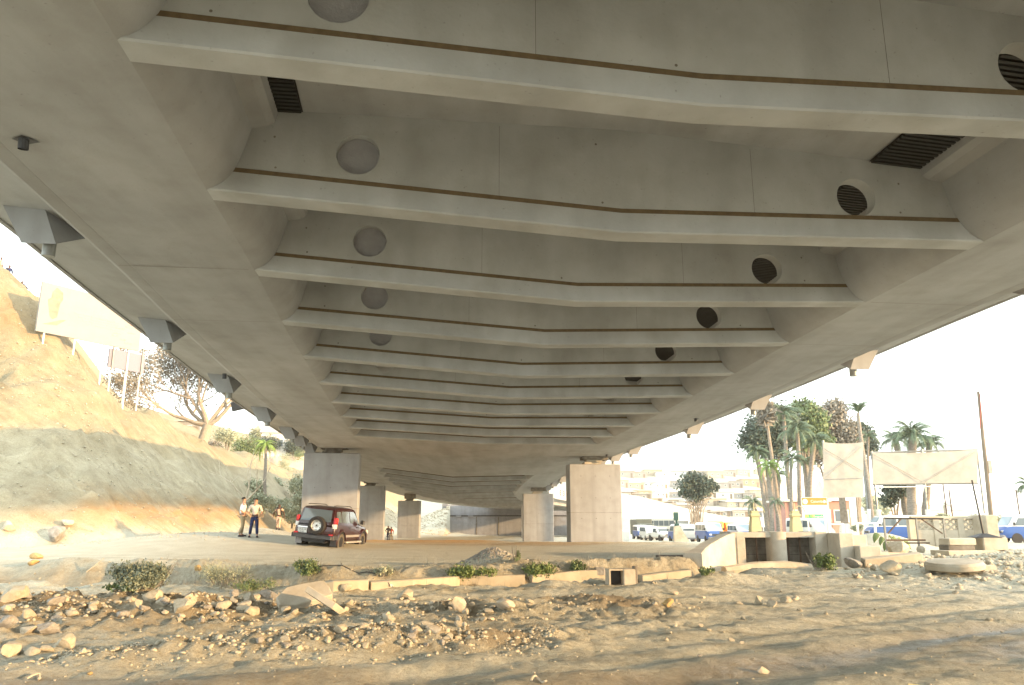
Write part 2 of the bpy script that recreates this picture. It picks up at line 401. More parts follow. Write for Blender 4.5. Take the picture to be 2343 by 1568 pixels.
# control stations: (parameter, left inner edge, centre crease, right inner edge) of the soffit
CTL = []
for s, tl, zl, tc_, zc, tr, zr in [(-14, -3.6, 5.62, 3.4, 5.22, 10.35, 5.25), (-4, -3.7, 5.62, 3.4, 5.2, 10.38, 5.25), (8.7, -3.82, 5.62, 3.38, 5.18, 10.4, 5.24), (13.05, -3.95, 5.63, 3.38, 5.13, 10.42, 5.23), (17.4, -4.05, 5.60, 3.4, 5.07, 10.56, 5.27),
        (21.75, -4.22, 5.52, 3.25, 5.01, 10.66, 5.25), (26.1, -4.30, 5.44, 3.1, 4.9, 10.66, 5.14), (34.8, -4.40, 5.22, 3.12, 4.78, 10.6, 4.95), (43.5, -4.48, 5.11, 3.15, 4.74, 10.45, 4.78), (48.0, -4.58, 5.12, 3.1, 4.72, 10.42, 4.76), (57, -4.75, 5.14, 2.7, 4.62, 10.35, 4.72), (65, -4.9, 5.08, 2.4, 4.42, 10.3, 4.58)]:
    CTL.append((s, st(s, tl, zl), st(s, tc_, zc), st(s, tr, zr)))
for s, Lp, Cp, Rp in [(73, (-12.4, 71.6, 5.0), (-5.4, 73, 4.18), (2.2, 74, 4.41)), (81, (-13.4, 79.6, 5.02), (-6.1, 81, 4.12), (1.74, 82, 4.36)), (90, (-14.5, 88.8, 5.06), (-6.8, 90, 4.08), (1.32, 91, 4.34)),
                      (99, (-15.4, 98, 5.08), (-7.6, 99, 4.0), (.95, 100, 4.30)), (108, (-16.1, 106.7, 5.1), (-8.2, 108, 3.95), (.70, 109, 4.24)), (119, (-16.9, 118, 5.15), (-8.8, 119, 3.9), (.5, 120, 4.2)),
                      (130, (-17.6, 129, 5.15), (-9.0, 130, 3.85), (.7, 131, 4.15)), (151, (-17.2, 150, 4.9), (-7.6, 150, 3.65), (2.5, 150, 3.75)), (172, (-13.8, 171, 4.3), (-3.6, 168.5, 3.4), (7.2, 165, 3.4)),
                      (192, (-5.0, 191, 3.6), (4.0, 184.5, 3.1), (14, 177.5, 3.0)), (210, (6.5, 206, 3.1), (14.5, 197, 2.8), (22.5, 187, 2.7))]:
    CTL.append((s, Vector(Lp), Vector(Cp), Vector(Rp)))
def station(s):
    for i in range(len(CTL) - 1):
        if s <= CTL[i + 1][0] or i == len(CTL) - 2:
            a, b_ = CTL[i], CTL[i + 1]; f = (s - a[0]) / (b_[0] - a[0])
            p0 = CTL[max(i - 1, 0)]; p3 = CTL[min(i + 2, len(CTL) - 1)]
            out = []
            for k in (1, 2, 3):
                h = b_[0] - a[0]
                m0 = (b_[k] - p0[k]) / max(b_[0] - p0[0], 1e-3) * h; m1 = (p3[k] - a[k]) / max(p3[0] - a[0], 1e-3) * h
                f2, f3 = f * f, f * f * f
                out.append(a[k] * (2 * f3 - 3 * f2 + 1) + m0 * (f3 - 2 * f2 + f) + b_[k] * (-2 * f3 + 3 * f2) + m1 * (f3 - f2))
            return out
def frame(s):
    L_, C_, R_ = station(s)
    e = R_ - L_; e.z = 0; e.normalize()
    return L_, C_, R_, e
Zu = Vector((0, 0, 1))
PL = [(0, 0), (.128, .057), (.241, .139), (.335, .243), (.43, .396), (.52, .652), (.60, .937), (.665, 1.225), (.94, 1.28), (1.06, 1.36), (1.10, 1.50), (1.10, 1.98), (-5.35, 1.5), (-5.35, .86), (-3.9, .74), (-3.45, .62), (-3.18, .36), (-3.09, .05), (-2.98, 0.0), (-2.72, .012), (-2.70, .02), (-2.68, .012)]
TOPL, TOPC, TOPR = 1.60, 2.06, 1.50
S0, S1 = -14.0, 209.0
grid = list(np.arange(S0, 75, 2.0)) + list(np.arange(75, S1 + .1, 3.0))
bridge = empty('bridge', (0, 57, 0))
tag(bridge, 'long curved concrete road bridge with ribbed underside filling the top of the picture', 'bridge')
bridge.location = (0, 0, 0)
for side in (0, 1):
    mb = MB(); rings = []
    for s in grid:
        L_, C_, R_, e = frame(s)
        if side == 0: rings.append([L_ + e * a + Zu * z for a, z in PL])
        else: rings.append([R_ - e * a + Zu * (z * (.97 if z > .6 else 1)) for a, z in reversed(PL)])
    mb.loft(rings)
    o = mb.build('girder', M['concrete'], bridge, smooth=20)
# deck slab between girders with steel decking strips
mb = MB(); strips = [MB(), MB()]
rings = []
for s in grid:
    L_, C_, R_, e = frame(s)
    a = L_ + e * 1.02 + Zu * TOPL; c = C_ + Zu * TOPC; d = R_ - e * 1.02 + Zu * TOPR
    rings.append([a, c, d, d + Zu * .3, c + Zu * .3, a + Zu * .3])
mb.loft(rings); mb.build('deck_slab', M['concrete'], bridge)
for side in (0, 1):
    mb = MB()
    for i in range(len(grid) - 1):
        if grid[i] > 50: break
        for k in range(16):
            s = grid[i] + k * .125
            L_, C_, R_, e = frame(s); L2, C2, R2, e2 = frame(s + .07)
            if side == 0:
                c0 = (C_ + Zu * TOPC - L_ - e * 1.02 - Zu * TOPL); a = L_ + e * 1.10 + Zu * (TOPL - .012); b_ = a + c0.normalized() * .42
                a2 = L2 + e2 * 1.10 + Zu * (TOPL - .012); b2_ = a2 + c0.normalized() * .42
            else:
                c0 = (C_ + Zu * TOPC - R_ + e * 1.02 - Zu * TOPR); a = R_ - e * 1.10 + Zu * (TOPR - .012); b_ = a + c0.normalized() * 1.0
                a2 = R2 - e2 * 1.10 + Zu * (TOPR - .012); b2_ = a2 + c0.normalized() * 1.0
            dn = Zu * -.05
            mb.add([a, b_, b2_, a2, a + dn, b_ + dn, b2_ + dn, a2 + dn], [(4, 5, 6, 7), (0, 4, 7, 3), (1, 2, 6, 5), (0, 1, 5, 4), (3, 7, 6, 2)])
            n3 = len(mb.v)
    L3 = []
    for i in range(len(grid)):
        if grid[i] > 50: break
        L_, C_, R_, e = frame(grid[i])
        if side == 0:
            c0 = (C_ + Zu * TOPC - L_ - e * 1.02 - Zu * TOPL).normalized(); a = L_ + e * 1.10 + Zu * (TOPL - .008); L3.append([a, a + c0 * .44])
        else:
            c0 = (C_ + Zu * TOPC - R_ + e * 1.02 - Zu * TOPR).normalized(); a = R_ - e * 1.10 + Zu * (TOPR - .008); L3.append([a, a + c0 * 1.02])
    mb.loft(L3, False, False, False)
    mb.build('steel_decking', M['dark_steel'], bridge)

def soffit_panel(s0, s1, name='soffit_panel'):
    mb = MB(); rings = []
    n = max(2, int((s1 - s0) / 1.5))
    for i in range(n + 1):
        L_, C_, R_, e = frame(s0 + (s1 - s0) * i / n)
        a = L_ - e * .05 + Zu * .004; d = R_ + e * .05 + Zu * .004; c = C_ + Zu * .004
        ml = (a * .5 + c * .5); mr = c * .5 + d * .5
        rings.append([a, ml, c, mr, d, d + Zu * .5, c + Zu * .5, a + Zu * .5])
    mb.loft(rings); mb.build(name, M['concrete'], bridge)
soffit_panel(48.35, 72.6)
soffit_panel(188, 208.5)

M['plug'] = pmat('plug_concrete', (.36, .36, .39), .9, var=.12, scale=6, bump=.2, bscale=30)
def beam(s, th_web=.28, th_bulb=.5, holes=True, dots=True, plug=False):
    """one cross rib: web with two round holes, thicker bottom flange, brown joint, form-tie marks"""
    L_, C_, R_ = station(s); e = (R_ - L_); e.z = 0; e.normalize(); f = Vector((-e.y, e.x, 0))      # f points away from the camera
    W = (R_ - L_).dot(e); tcx = (C_ - L_).dot(e)
    def P(t, z, d=0): 
        return L_ + e * t + Vector((0, 0, z)) + f * d
    zc = C_.z - L_.z; zr = R_.z - L_.z
    def zb(t): return zc * t / tcx if t < tcx else zc + (zr - zc) * (t - tcx) / (W - tcx)
    z0 = 0
    def P0(t, z, d=0): return Vector((L_.x, L_.y, L_.z)) + e * t + Vector((0, 0, z)) + f * d
    ht = .40
    # flange
    mb = MB()
    ts = [-.35, 0, tcx * .5, tcx, tcx + (W - tcx) * .5, W, W + .35]
    zz = [zb(0) + .06, zb(0)] + [zb(t) for t in ts[2:5]] + [zb(W), zb(W) + .06]
    rings = []
    for t, z in zip(ts, zz):
        b_ = .025
        rings.append([P0(t, z + b_, 0), P0(t, z, b_), P0(t, z, th_bulb - b_), P0(t, z + b_, th_bulb), P0(t, z + ht, th_bulb - .02), P0(t, z + ht, .03)])
    mb.loft(rings)
    fl = mb.build('cross_beam', M['rib'], bridge)
    # web with holes
    d0 = .055; d1 = d0 + th_web
    top = lambda t: (TOPL + (zc + TOPC - TOPL) * (t - 1.02) / (tcx - 1.02)) if t < tcx else (zc + TOPC + (zr + TOPR - zc - TOPC) * (t - tcx) / (W - 1.02 - tcx))
    outer = [(-.1, .3 + ht * .2), (tcx, zc + ht - .03), (W + .1, zr + .3 + ht * .2), (W - .3, zr + 1.1), (W - .95, zr + TOPR + .05), (tcx, zc + TOPC + .05), (.95, TOPL + .05), (.35, 1.15)]
    hol = [(2.55, top(2.55) - .78, .385), (W - 2.45, top(W - 2.45) - .80, .385)] if holes else []
    bm = bmesh.new(); edges = []; loops = []
    def loop(pts):
        vs = [bm.verts.new(P0(t, z, d0)) for t, z in pts]
        for i in range(len(vs)): edges.append(bm.edges.new((vs[i], vs[(i + 1) % len(vs)])))
    loop(outer)
    for (ct, cz, r) in hol: loop([(ct + r * math.cos(2 * math.pi * k / 32), cz + r * math.sin(2 * math.pi * k / 32)) for k in range(32)])
    bmesh.ops.triangle_fill(bm, use_beauty=True, use_dissolve=False, edges=edges)
    ret = bmesh.ops.extrude_face_region(bm, geom=list(bm.faces))
    vv = [g for g in ret['geom'] if isinstance(g, bmesh.types.BMVert)]
    bmesh.ops.translate(bm, verts=vv, vec=f * th_web)
    bmesh.ops.recalc_face_normals(bm, faces=list(bm.faces))
    me_ = bpy.data.meshes.new('web'); bm.to_mesh(me_); bm.free(); me_.materials.append(M['rib'])
    o = bpy.data.objects.new('web', me_); COL.objects.link(o); o.parent = fl
    if plug and holes:
        ct, cz, r = hol[0]
        mb = MB(); mb.tube([P0(ct, cz, d0 + .16), P0(ct, cz, d0 + .22)], r - .003, 32); mb.build('hole_plug', M['plug'], fl)
    # brown joint line between web and flange
    mb = MB(); rings = []
    for t in [.28, tcx * .33, tcx * .66, tcx, tcx + (W - tcx) * .5, W - .28]:
        z = zb(t) + ht
        rings.append([P0(t, z - .012, d0 - .03), P0(t, z + .075, d0 - .018), P0(t, z + .075, d0 + .02), P0(t, z - .012, d0 + .02)])
    mb.loft(rings); mb.build('joint_line', M['stain'], fl)
    if dots:
        mb = MB()
        for k in range(3):
            t = 1.1 + k * (W - 2.6) / 2
            for z in (zb(t) + ht + .16, top(t) - .32):
                tt = t + rnd.uniform(-.1, .1)
                if t < 1.6 or t > W - 1.6: z = min(z, zb(t) + ht + .75)
                if any((tt - a) ** 2 + (z - c) ** 2 < .22 for a, c, r in hol): continue
                mb.disc(P0(tt, z, d0 - .003), -f, .022, 8)
        for k in range(1, 3):           # formwork seams
            t = W * k / 3 + .3
            mb.box(0, 1, 0, 1, 0, 1, Matrix.Translation(P0(t, zb(t) + ht + .06, d0 - .003)) @ Matrix((( e.x * .006, f.x * .002, 0, 0), (e.y * .006, f.y * .002, 0, 0), (0, 0, max(.2, top(t) - zb(t) - ht - .12), 0), (0, 0, 0, 1))))
        mb.build('form_marks', M['dirtyconc'], fl)
    return fl
for n in range(-4, 10):
    beam(8.7 + 4.36 * n, plug=n < 5)
for s in [73.0, 81, 90, 99, 108, 119, 130, 141, 151, 161.5, 172, 182]:
    beam(s, th_bulb=.75, holes=False, dots=False)

# triangular cantilever brackets with short drain pipes
def bracket(s, side):
    L_, C_, R_, e = frame(s)
    f = Vector((-e.y, e.x, 0))
    if side == 0: P = lambda a, z, d: L_ - e * a + Zu * z + f * d
    else: P = lambda a, z, d: R_ + e * a + Zu * z + f * d
    ln = 1.6
    mb = MB()
    vs = [P(4.10, .80, 0), P(4.93, .84, 0), P(4.48, .03, .05), P(3.80, .03, .05), P(3.78, .76, ln), P(4.90, .84, ln)]
    mb.add(vs, [(0, 1, 2, 3), (0, 3, 4), (1, 5, 2), (3, 2, 5, 4), (0, 4, 5, 1)])
    o = mb.build('bracket', M['pier'], bridge)
    mb = MB(); mb.tube([P(4.05, .3, .32), P(4.05, -.16, .32)], .13, 14); mb.build('drain_pipe', M['steel'], o, smooth=40)
for s in [7.6, 16.2, 24.8, 33.2, 41.8, 50.6, 55.6, 60.6, 68, 76, 84]: bracket(s, 0)
for s in [8.0, 16.6, 25.2, 33.8, 42.4, 55.0, 60.6, 66, 76, 86, 96, 106]: bracket(s, 1)
# edge fascia with parapet
for side in (0, 1):
    mb = MB(); rings = []
    for s in grid:
        L_, C_, R_, e = frame(s)
        o_ = (L_ - e * 5.35) if side == 0 else (R_ + e * 5.35); sg = -1 if side == 0 else 1
        pts = [(.012, .82), (.08, .80), (.08, 1.45), (.02, 1.6), (-.2, 1.6), (-.3, 1.52), (.012, 1.47)]
        r = [o_ + e * sg * a + Zu * z for a, z in pts]
        rings.append(r if side == 0 else list(reversed(r)))
    mb.loft(rings); mb.build('edge_beam', M['concrete'], bridge)
# red and white railing on the far curve
mb = MB(); mw = MB()
for k in range(26):
    s = 158 + k * 1.9
    L_, C_, R_, e = frame(s); p = R_ + e * 5.35 + Zu * 1.6
    (mb if k % 2 else mw).box(-.06, .06, -.06, .06, 0, 1.15, Matrix.Translation(p))
    L2, C2, R2, e2 = frame(s + .95); p2 = R2 + e2 * 5.35 + Zu * 1.6
    L2, C2, R2, e2 = frame(s + 1.9); p3 = R2 + e2 * 5.35 + Zu * 1.6
    for h in (.35, .72, 1.1):
        mb.tube([p + Zu * h, p2 + Zu * h], .07, 5); mw.tube([p2 + Zu * h, p3 + Zu * h], .07, 5)
M['redpaint'] = pmat('red_paint', (.45, .08, .05), .6)
rl = mb.build('railing', M['redpaint'], bridge); mw.build('white_rails', M['white'], rl)
# soffit drain outlets
def outlet(s, a, side):
    L_, C_, R_, e = frame(s); f = Vector((-e.y, e.x, 0))
    P = (L_ - e * a) if side == 0 else (R_ + e * a)
    mb = MB(); mb.cm = 0
    mb.add([P + f * -.02 + Zu * -.004 + e * -.16, P + f * -.16 + Zu * -.004 + e * .05, P + f * .05 + Zu * -.004 + e * .22, P + f * .15 + Zu * -.004 + e * -.02], [(0, 1, 2, 3)])
    mb.tube([P + Zu * .05, P + Zu * -.14 + f * .03], .075, 12, cap=False)
    mb.disc(P + Zu * -.11 + f * .03, (0, 0, -1), .07, 12)
    mb.build('drain_outlet', M['plastic'], bridge)
outlet(11.5, 2.3, 0); outlet(36.5, 2.2, 1); outlet(55, 2.2, 1); outlet(29.5, 3.3, 0); outlet(60, 2.6, 0); outlet(68, -6, 0)
M['grout'] = pmat('joint_grout', (.24, .22, .19), .9)
# transverse construction joints in the soffit
for s in (17.4, 21.9, 30.3, 39, 47.9, 53.5, 62):
    for side in (0, 1):
        mb = MB()
        L_, C_, R_, e = frame(s); L2, C2, R2, e2 = frame(s + .022)
        for j in range(6):
            a0, a1 = .12 + j * .47, .12 + (j + 1) * .47
            q0 = (L_ - e * a0, L_ - e * a1, L2 - e * a1, L2 - e * a0) if side == 0 else (R_ + e * a0, R2 + e * a0, R2 + e * a1, R_ + e * a1)
            mb.quad(*[k + Zu * -.003 for k in q0])
        mb.build('construction_joint', M['grout'], bridge)

# floodlight under the left edge
pt = at(545, 928, 46)
fl = empty('floodlight', pt); tag(fl, 'black floodlight box hanging at the left edge of the bridge', 'floodlight')
mb = MB(); mb.bbox(-.38, .38, -.16, .16, -.26, .26, .04, Matrix.Rotation(R(-14), 4, 'Y')); mb.build('housing', M['black'], fl)
mb = MB(); mb.tube([(.1, 0, .1), (.75, .1, .62)], .03, 6); mb.build('arm', M['steel'], fl)

# ---------------------------------------------------------------- piers
def pier(x, y, w, th, zt, rot, label, soffit, group='concrete piers under the bridge'):
    zb_ = min(G(x, y), G(x - w / 2, y), G(x + w / 2, y)) - .5
    t = empty('bridge_pier', (x, y, 0), rot); tag(t, label, 'pier', group)
    mb = MB(); mb.bbox(-w / 2, w / 2, -th / 2, th / 2, zb_, zt, .05)
    sh = mb.build('shaft', M['pier'], t)
    mb = MB()
    zj = G(x, y) + 2.1
    for j in range(1): mb.box(-w / 2 - .003, w / 2 + .003, -th / 2 - .003, th / 2 + .003, zj + j * 3.0, zj + j * 3.0 + .018)
    for i in range(3):
        for z in (zt - .85, zt - 2.4, zj - .4): mb.disc((-w / 2 + w * (i + .8) / 3.6, -th / 2 - .004, z), (0, -1, 0), .03, 8)
    mb.build('form_marks', M['dirtyconc'], sh)
    mb = MB(); mb.box(-.72, .5, -.5, .5, zt + .002, zt + .17); mb.box(-.55, .62, -.4, .4, zt + .17, zt + .34)
    mb.build('bearing', M['oldconc'] if x > -8 else M['dirtyconc'], t)
    mb = MB(); mb.box(-.85, 1.0, -.6, .6, zt + .34, soffit + .03); mb.build('bearing_plate', M['dirtyconc'], t)
    return t
rt = R(6)
pier(-12.72, 56.0, 3.85, 1.5, 4.78, rt, 'grey concrete pier behind the maroon car, nearest of the left row', 5.26)
pier(5.95, 58.0, 3.80, 1.5, 4.15, rt, 'sunlit tan concrete pier, nearest and widest on the right side', 4.75)
pier(-18.7, 105, 3.85, 1.5, 4.75, R(3), 'narrower concrete pier just right of the one behind the car', 5.3)
pier(3.25, 100, 3.80, 1.5, 3.55, R(3), 'pale concrete pier in front of the dark abutment wall', 4.3)
pier(-18.1, 141, 3.85, 1.6, 3.8, R(-4), 'smallest concrete pier, standing apart left of the abutment wall', 5.0)
pier(3.6, 141, 3.8, 1.5, 3.0, R(-6), 'far concrete pier hidden behind the pale right pier', 3.9)

# ---------------------------------------------------------------- abutment
M['bluegrey'] = pmat('abutment_concrete', (.27, .28, .31), .85, var=.12, scale=.4, streak=(1, 1, .1))
ab = empty('abutment', (0, 200, 0)); tag(ab, 'wide grey concrete abutment wall closing the far end of the bridge', 'abutment')
zb_ = -4.5
mb = MB(); mb.box(-16.5, 15, 0, 1.2, zb_, 1.55); mb.box(-16.5, 15, .5, 1.2, 1.75, 4.4); mb.build('wall', M['bluegrey'], ab)
mb = MB(); mb.box(-17.4, -16.0, -1.2, 1.5, zb_, 4.6); mb.build('end_wall', M['bluegrey'], ab)
mb = MB(); mb.box(-16.0, 15, -.10, .5, 1.56, 1.86)
mb.box(2.6, 8.6, -.14, .4, 1.0, 1.5); mb.build('recess_shade', M['black'], ab)  # solid black bars painted as the shade of the bearing recess
for k, x in enumerate((-9, -3.5, 9.5)):
    mb = MB(); mb.box(x, x + .25, -.12, .02, zb_, 1.45); mb.build('pilaster', M['dirtyconc'], ab)
for x in (3.0, 6.0, -14, -11): 
    mb = MB(); mb.box(x, x + 1.3, -.5, .3, 1.5, 1.78); mb.build('bearing_block', M['bluegrey'], ab)
# ================================================================ LOOSE STONES
M['rock'] = pmat('rock', (.50, .455, .36), .9, col2=(.38, .335, .25), scale=3.5, bump=.5, bscale=14)
M['palerock'] = pmat('pale_rock', (.57, .51, .41), .9, col2=(.42, .365, .28), scale=3, bump=.4, bscale=14)
M['greyrock'] = pmat('grey_rock', (.36, .345, .32), .9, col2=(.22, .205, .18), scale=3, bump=.5, bscale=14)
M['orangerock'] = pmat('orange_rock', (.60, .42, .19), .9, col2=(.38, .26, .12), scale=3, bump=.5, bscale=14)
def rock_mesh(name, seed, sc=(1, .8, .62), cuts=9, sub=3, mat=None):
    r = random.Random(seed); nr = np.random.RandomState(seed)
    bm = bmesh.new(); bmesh.ops.create_icosphere(bm, subdivisions=sub, radius=1)
    v = np.array([list(a.co) for a in bm.verts])
    for k in range(cuts):
        n = nr.normal(size=3); n /= np.linalg.norm(n); d = r.uniform(.42, .72)
        t = v @ n; over = t > d
        v[over] -= np.outer((t[over] - d) * .92, n)
    v *= 1.25 * (1 + .018 * nr.normal(size=(len(v), 1)))
    v *= np.array(sc)
    for a, c in zip(bm.verts, v): a.co = c
    me_ = bpy.data.meshes.new(name); bm.to_mesh(me_); bm.free()
    me_.materials.append(mat or M['rock'])
    me_.polygons.foreach_set('use_smooth', [True] * len(me_.polygons))
    try: me_.set_sharp_from_angle(angle=R(28))
    except Exception: pass
    return me_
M['soilstone'] = pmat('earth_clod', (.50, .455, .36), .95, col2=(.40, .36, .275), scale=2)
ROCKM = {}
for mk, mt in (('rock', M['rock']), ('palerock', M['palerock']), ('greyrock', M['greyrock']), ('orangerock', M['orangerock'])):
    ROCKM[mk] = [rock_mesh('rock', 10 + i + len(mk) * 7, (1, rnd.uniform(.6, .95), rnd.uniform(.45, .8)), rnd.randint(11, 17), 3, mt) for i in range(5)]
def put_rock(x, y, size, mk='rock', label=None, group=None, sink=.25, tilt=.35, sc=None, name='rock', cat='rock', k=None):
    me_ = ROCKM[mk][rnd.randrange(5) if k is None else k]
    o = bpy.data.objects.new(name, me_); COL.objects.link(o)
    s = size / 2
    o.scale = tuple(s * a for a in (sc or (rnd.uniform(.85, 1.15), rnd.uniform(.85, 1.15), rnd.uniform(.8, 1.2))))
    o.rotation_euler = (rnd.uniform(-tilt, tilt), rnd.uniform(-tilt, tilt), rnd.uniform(0, 6.28))
    o.location = (x, y, G(x, y) + s * (.52 - sink * 1.2) * o.scale.z / s)
    tag(o, label, cat, group); return o
def gp(u, v, y0=5.0):
    """ground point seen in direction (u, v)"""
    d = at(u, v, 1.0)
    yy = np.arange(y0, 70, .04); xx = d.x * yy; zz = d.z * yy
    g = ground(xx, yy); k = np.argmax(zz < g)
    return float(xx[k]), float(yy[k])
BIG = [  # u, v(base), width px, kind, label
 (35, 1375, 90, 'rock', 'long flat tan boulder at the far left end of the upper rubble row'),
 (355, 1375, 62, 'rock', 'tan boulder just below the dark bush in the ditch'),
 (505, 1398, 48, 'rock', 'upright rounded tan boulder in the middle of the rubble left of the broken slab'),
 (418, 1402, 50, 'rock', 'blocky tan rock two rocks left of the upright rounded boulder'),
 (930, 1372, 50, 'rock', 'cream boulder right of the white rag, behind the upper rubble row'),
 (1050, 1395, 56, 'palerock', 'pale rounded boulder between the cream boulder and the large square stone'),
 (1155, 1400, 62, 'palerock', 'large square pale stone in the middle of the upper rubble row'),
 (788, 1355, 34, 'rock', 'tan rock right behind the broken concrete slab'),
 (452, 1310, 26, 'orangerock', 'small orange rock on the far bank of the ditch'),
 (88, 1280, 34, 'orangerock', 'upper of two orange rocks lying on the left bank near the road'),
 (78, 1292, 28, 'orangerock', 'lower of two orange rocks lying on the left bank near the road'),
 (18, 1440, 52, 'greyrock', 'dark grey rock cut by the left edge of the picture'),
 (60, 1455, 44, 'palerock', 'squarish cream stone in the heap at bottom left'),
 (110, 1450, 56, 'greyrock', 'grey slab-like stone at the top of the heap at bottom left'),
 (152, 1487, 56, 'rock', 'large smooth tan stone at the right end of the heap at bottom left'),
 (105, 1492, 44, 'rock', 'tan stone second from the right end of the heap at bottom left'),
 (78, 1500, 36, 'rock', 'upright tan stone at the bottom of the heap at bottom left'),
 (18, 1500, 62, 'rock', 'flat tan stone at the lower left corner of the heap at bottom left'),
 (190, 1500, 24, 'palerock', 'small pale stone lying alone right of the bottom left heap'),
 (780, 1450, 42, 'rock', 'tan boulder in the lower rubble row'),
 (835, 1440, 30, 'rock', 'smaller tan boulder right of the one in the lower rubble row'),
 (950, 1455, 40, 'rock', 'flat tan boulder at the right end of the lower rubble row'),
 (990, 1450, 36, 'palerock', 'pale boulder closing the right end of the lower rubble row'),
 (1525, 1390, 40, 'orangerock', 'warm brown rock right of centre on the flattened track'),
 (1735, 1385, 34, 'rock', 'leftmost rock of the short row of rocks right of centre'),
 (1765, 1388, 28, 'palerock', 'second rock of the short row of rocks right of centre'),
 (1795, 1380, 32, 'rock', 'third rock of the short row of rocks right of centre'),
 (1820, 1375, 24, 'palerock', 'rightmost rock of the short row of rocks right of centre'),
 (1745, 1545, 38, 'palerock', 'pale pyramid shaped rock standing in the wet mud at the bottom'),
 (2045, 1315, 52, 'rock', 'square tan rock in front of the fallen concrete beam'),
 (2040, 1290, 32, 'rock', 'round brown rock resting against the fallen concrete beam'),
 (1895, 1305, 30, 'palerock', 'pale rock left of the green weeds by the culvert'),
 (1870, 1295, 40, 'palerock', 'pale block lying at the foot of the culvert wall'),
 (2055, 1275, 60, 'rock', 'broad tan boulder behind the fallen concrete beam'),
 (1955, 1300, 50, 'greyrock', 'flat grey slab rock right of the green weeds'),
 (1600, 1505, 18, 'greyrock', 'small dark stone at the edge of the wet mud'),
 (128, 1240, 60, 'greyrock', 'large pale boulder at the foot of the cut slope'),
 (155, 1205, 34, 'palerock', 'tilted pale slab stuck in the cut slope above the large boulder'),
 (18, 1215, 40, 'palerock', 'weathered pale rock on the cut slope at the left edge'),
 (205, 1548, 16, 'orangerock', 'small orange stone in the mud at bottom left'),
]
for i, (u, v, wpx, mk, lab) in enumerate(BIG):
    x, y = gp(u, v - 2)
    put_rock(x, y, wpx * y / 1786 * .88, mk, lab, 'large stones in the rubble', .15, .25, sc=None, k=i % 5)
# individually placed loose stones: five zones
ZON = [('upper rubble row on the left', 'tan stone among the rubble heap below the dark bush', 66, lambda: (rnd.uniform(10, 640), rnd.uniform(1365, 1425)), (9, 34), ('rock', 'rock', 'palerock', 'greyrock')),
       ('stones of the middle rubble row', 'tan stone in the rubble between the broken slab and the square pale stone', 50, lambda: (rnd.uniform(650, 1250), rnd.uniform(1372, 1425)), (9, 22), ('rock', 'rock', 'palerock')),
       ('stones of the lower rubble row', 'small stone in the lower rubble row nearest the smooth track', 42, lambda: (rnd.uniform(560, 1060), rnd.uniform(1432, 1482)), (9, 24), ('rock', 'rock', 'greyrock')),
       ('stones on the right track', 'small stone lying on the open track right of centre', 26, lambda: (rnd.uniform(1250, 2300), rnd.uniform(1350, 1480)), (6, 16), ('rock', 'palerock')),
       ('stones on the right mound', 'stone on the rubble mound around the concrete disc', 44, lambda: (rnd.uniform(1880, 2335), rnd.uniform(1262, 1330)), (8, 22), ('rock', 'palerock', 'palerock'))]
for grp, lab, n, fn, (a, b_), mks in ZON:
    for i in range(n):
        u, v = fn(); x, y = gp(u, v)
        if grp.startswith('stones of the lower'):
            y += .25 * (x + 1) * .3
        px = rnd.uniform(a, b_) * (1 if rnd.random() < .75 else 1.25)
        put_rock(x, y, px * y / 1786, rnd.choice(mks), lab, grp)
# gravel and clods nobody could count
def pebbles(name, n, fn, smin, smax, mat, seed, label=None):
    nr = np.random.RandomState(seed); r = random.Random(seed)
    bm = bmesh.new(); bmesh.ops.create_icosphere(bm, subdivisions=1, radius=1)
    tv = np.array([list(a.co) for a in bm.verts]); tf = np.array([[a.index for a in f.verts] for f in bm.faces]); bm.free()
    P = np.array([fn(r) for _ in range(n)])
    z = ground(P[:, 0], P[:, 1])
    s = smin * (smax / smin) ** (nr.rand(n) ** 2.0)
    V = []; 
    for i in range(n):
        v = tv * (1 + .22 * nr.normal(size=(len(tv), 1))) * (s[i] * np.array([nr.uniform(.8, 1.2), nr.uniform(.7, 1.1), nr.uniform(.45, .85)]))
        a = nr.rand() * 6.28; c, sn = math.cos(a), math.sin(a)
        v = np.stack([v[:, 0] * c - v[:, 1] * sn, v[:, 0] * sn + v[:, 1] * c, v[:, 2]], 1)
        V.append(v + np.array([P[i, 0], P[i, 1], z[i] + s[i] * .05]))
    V = np.concatenate(V).astype(np.float32); F = (tf[None] + (np.arange(n) * len(tv))[:, None, None]).reshape(-1, 3)
    m_ = bpy.data.meshes.new(name); m_.vertices.add(len(V)); m_.vertices.foreach_set('co', V.ravel())
    m_.loops.add(F.size); m_.loops.foreach_set('vertex_index', F.ravel().astype(np.int32))
    m_.polygons.add(len(F)); m_.polygons.foreach_set('loop_start', np.arange(0, F.size, 3, dtype=np.int32)); m_.polygons.foreach_set('loop_total', np.full(len(F), 3, np.int32))
    m_.update(calc_edges=True); m_.materials.append(mat)
    o = bpy.data.objects.new(name, m_); COL.objects.link(o); tag(o, label, 'gravel', kind='stuff'); return o
def p_rows(r):
    k = r.random(); x = r.uniform(-15, 9)
    if k < .45: x = min(r.uniform(-13, 4), r.uniform(-13, 4)); y = 15.2 + .10 * x + 1.1 * float(vnoise(np.array(x * .14), np.array(2.0), 3)) + r.gauss(0, .8)
    elif k < .75: x = r.uniform(-5.6, .6); y = 11.6 + .26 * x + r.gauss(0, .45)
    elif k < .9: y = float(ditch_y(x)) + r.gauss(0, 1.8)
    else: x = r.gauss(-8.5, 2); y = r.gauss(13.4, 1.2)
    return x, max(y, 6)
pebbles('gravel', 11000, p_rows, .010, .045, M['soilstone'], 5, 'small loose stones and clods in the rubble rows')
def p_open(r):
    y = 6.5 + 24 * r.random() ** 1.5; return r.uniform(-.75, .78) * y, y
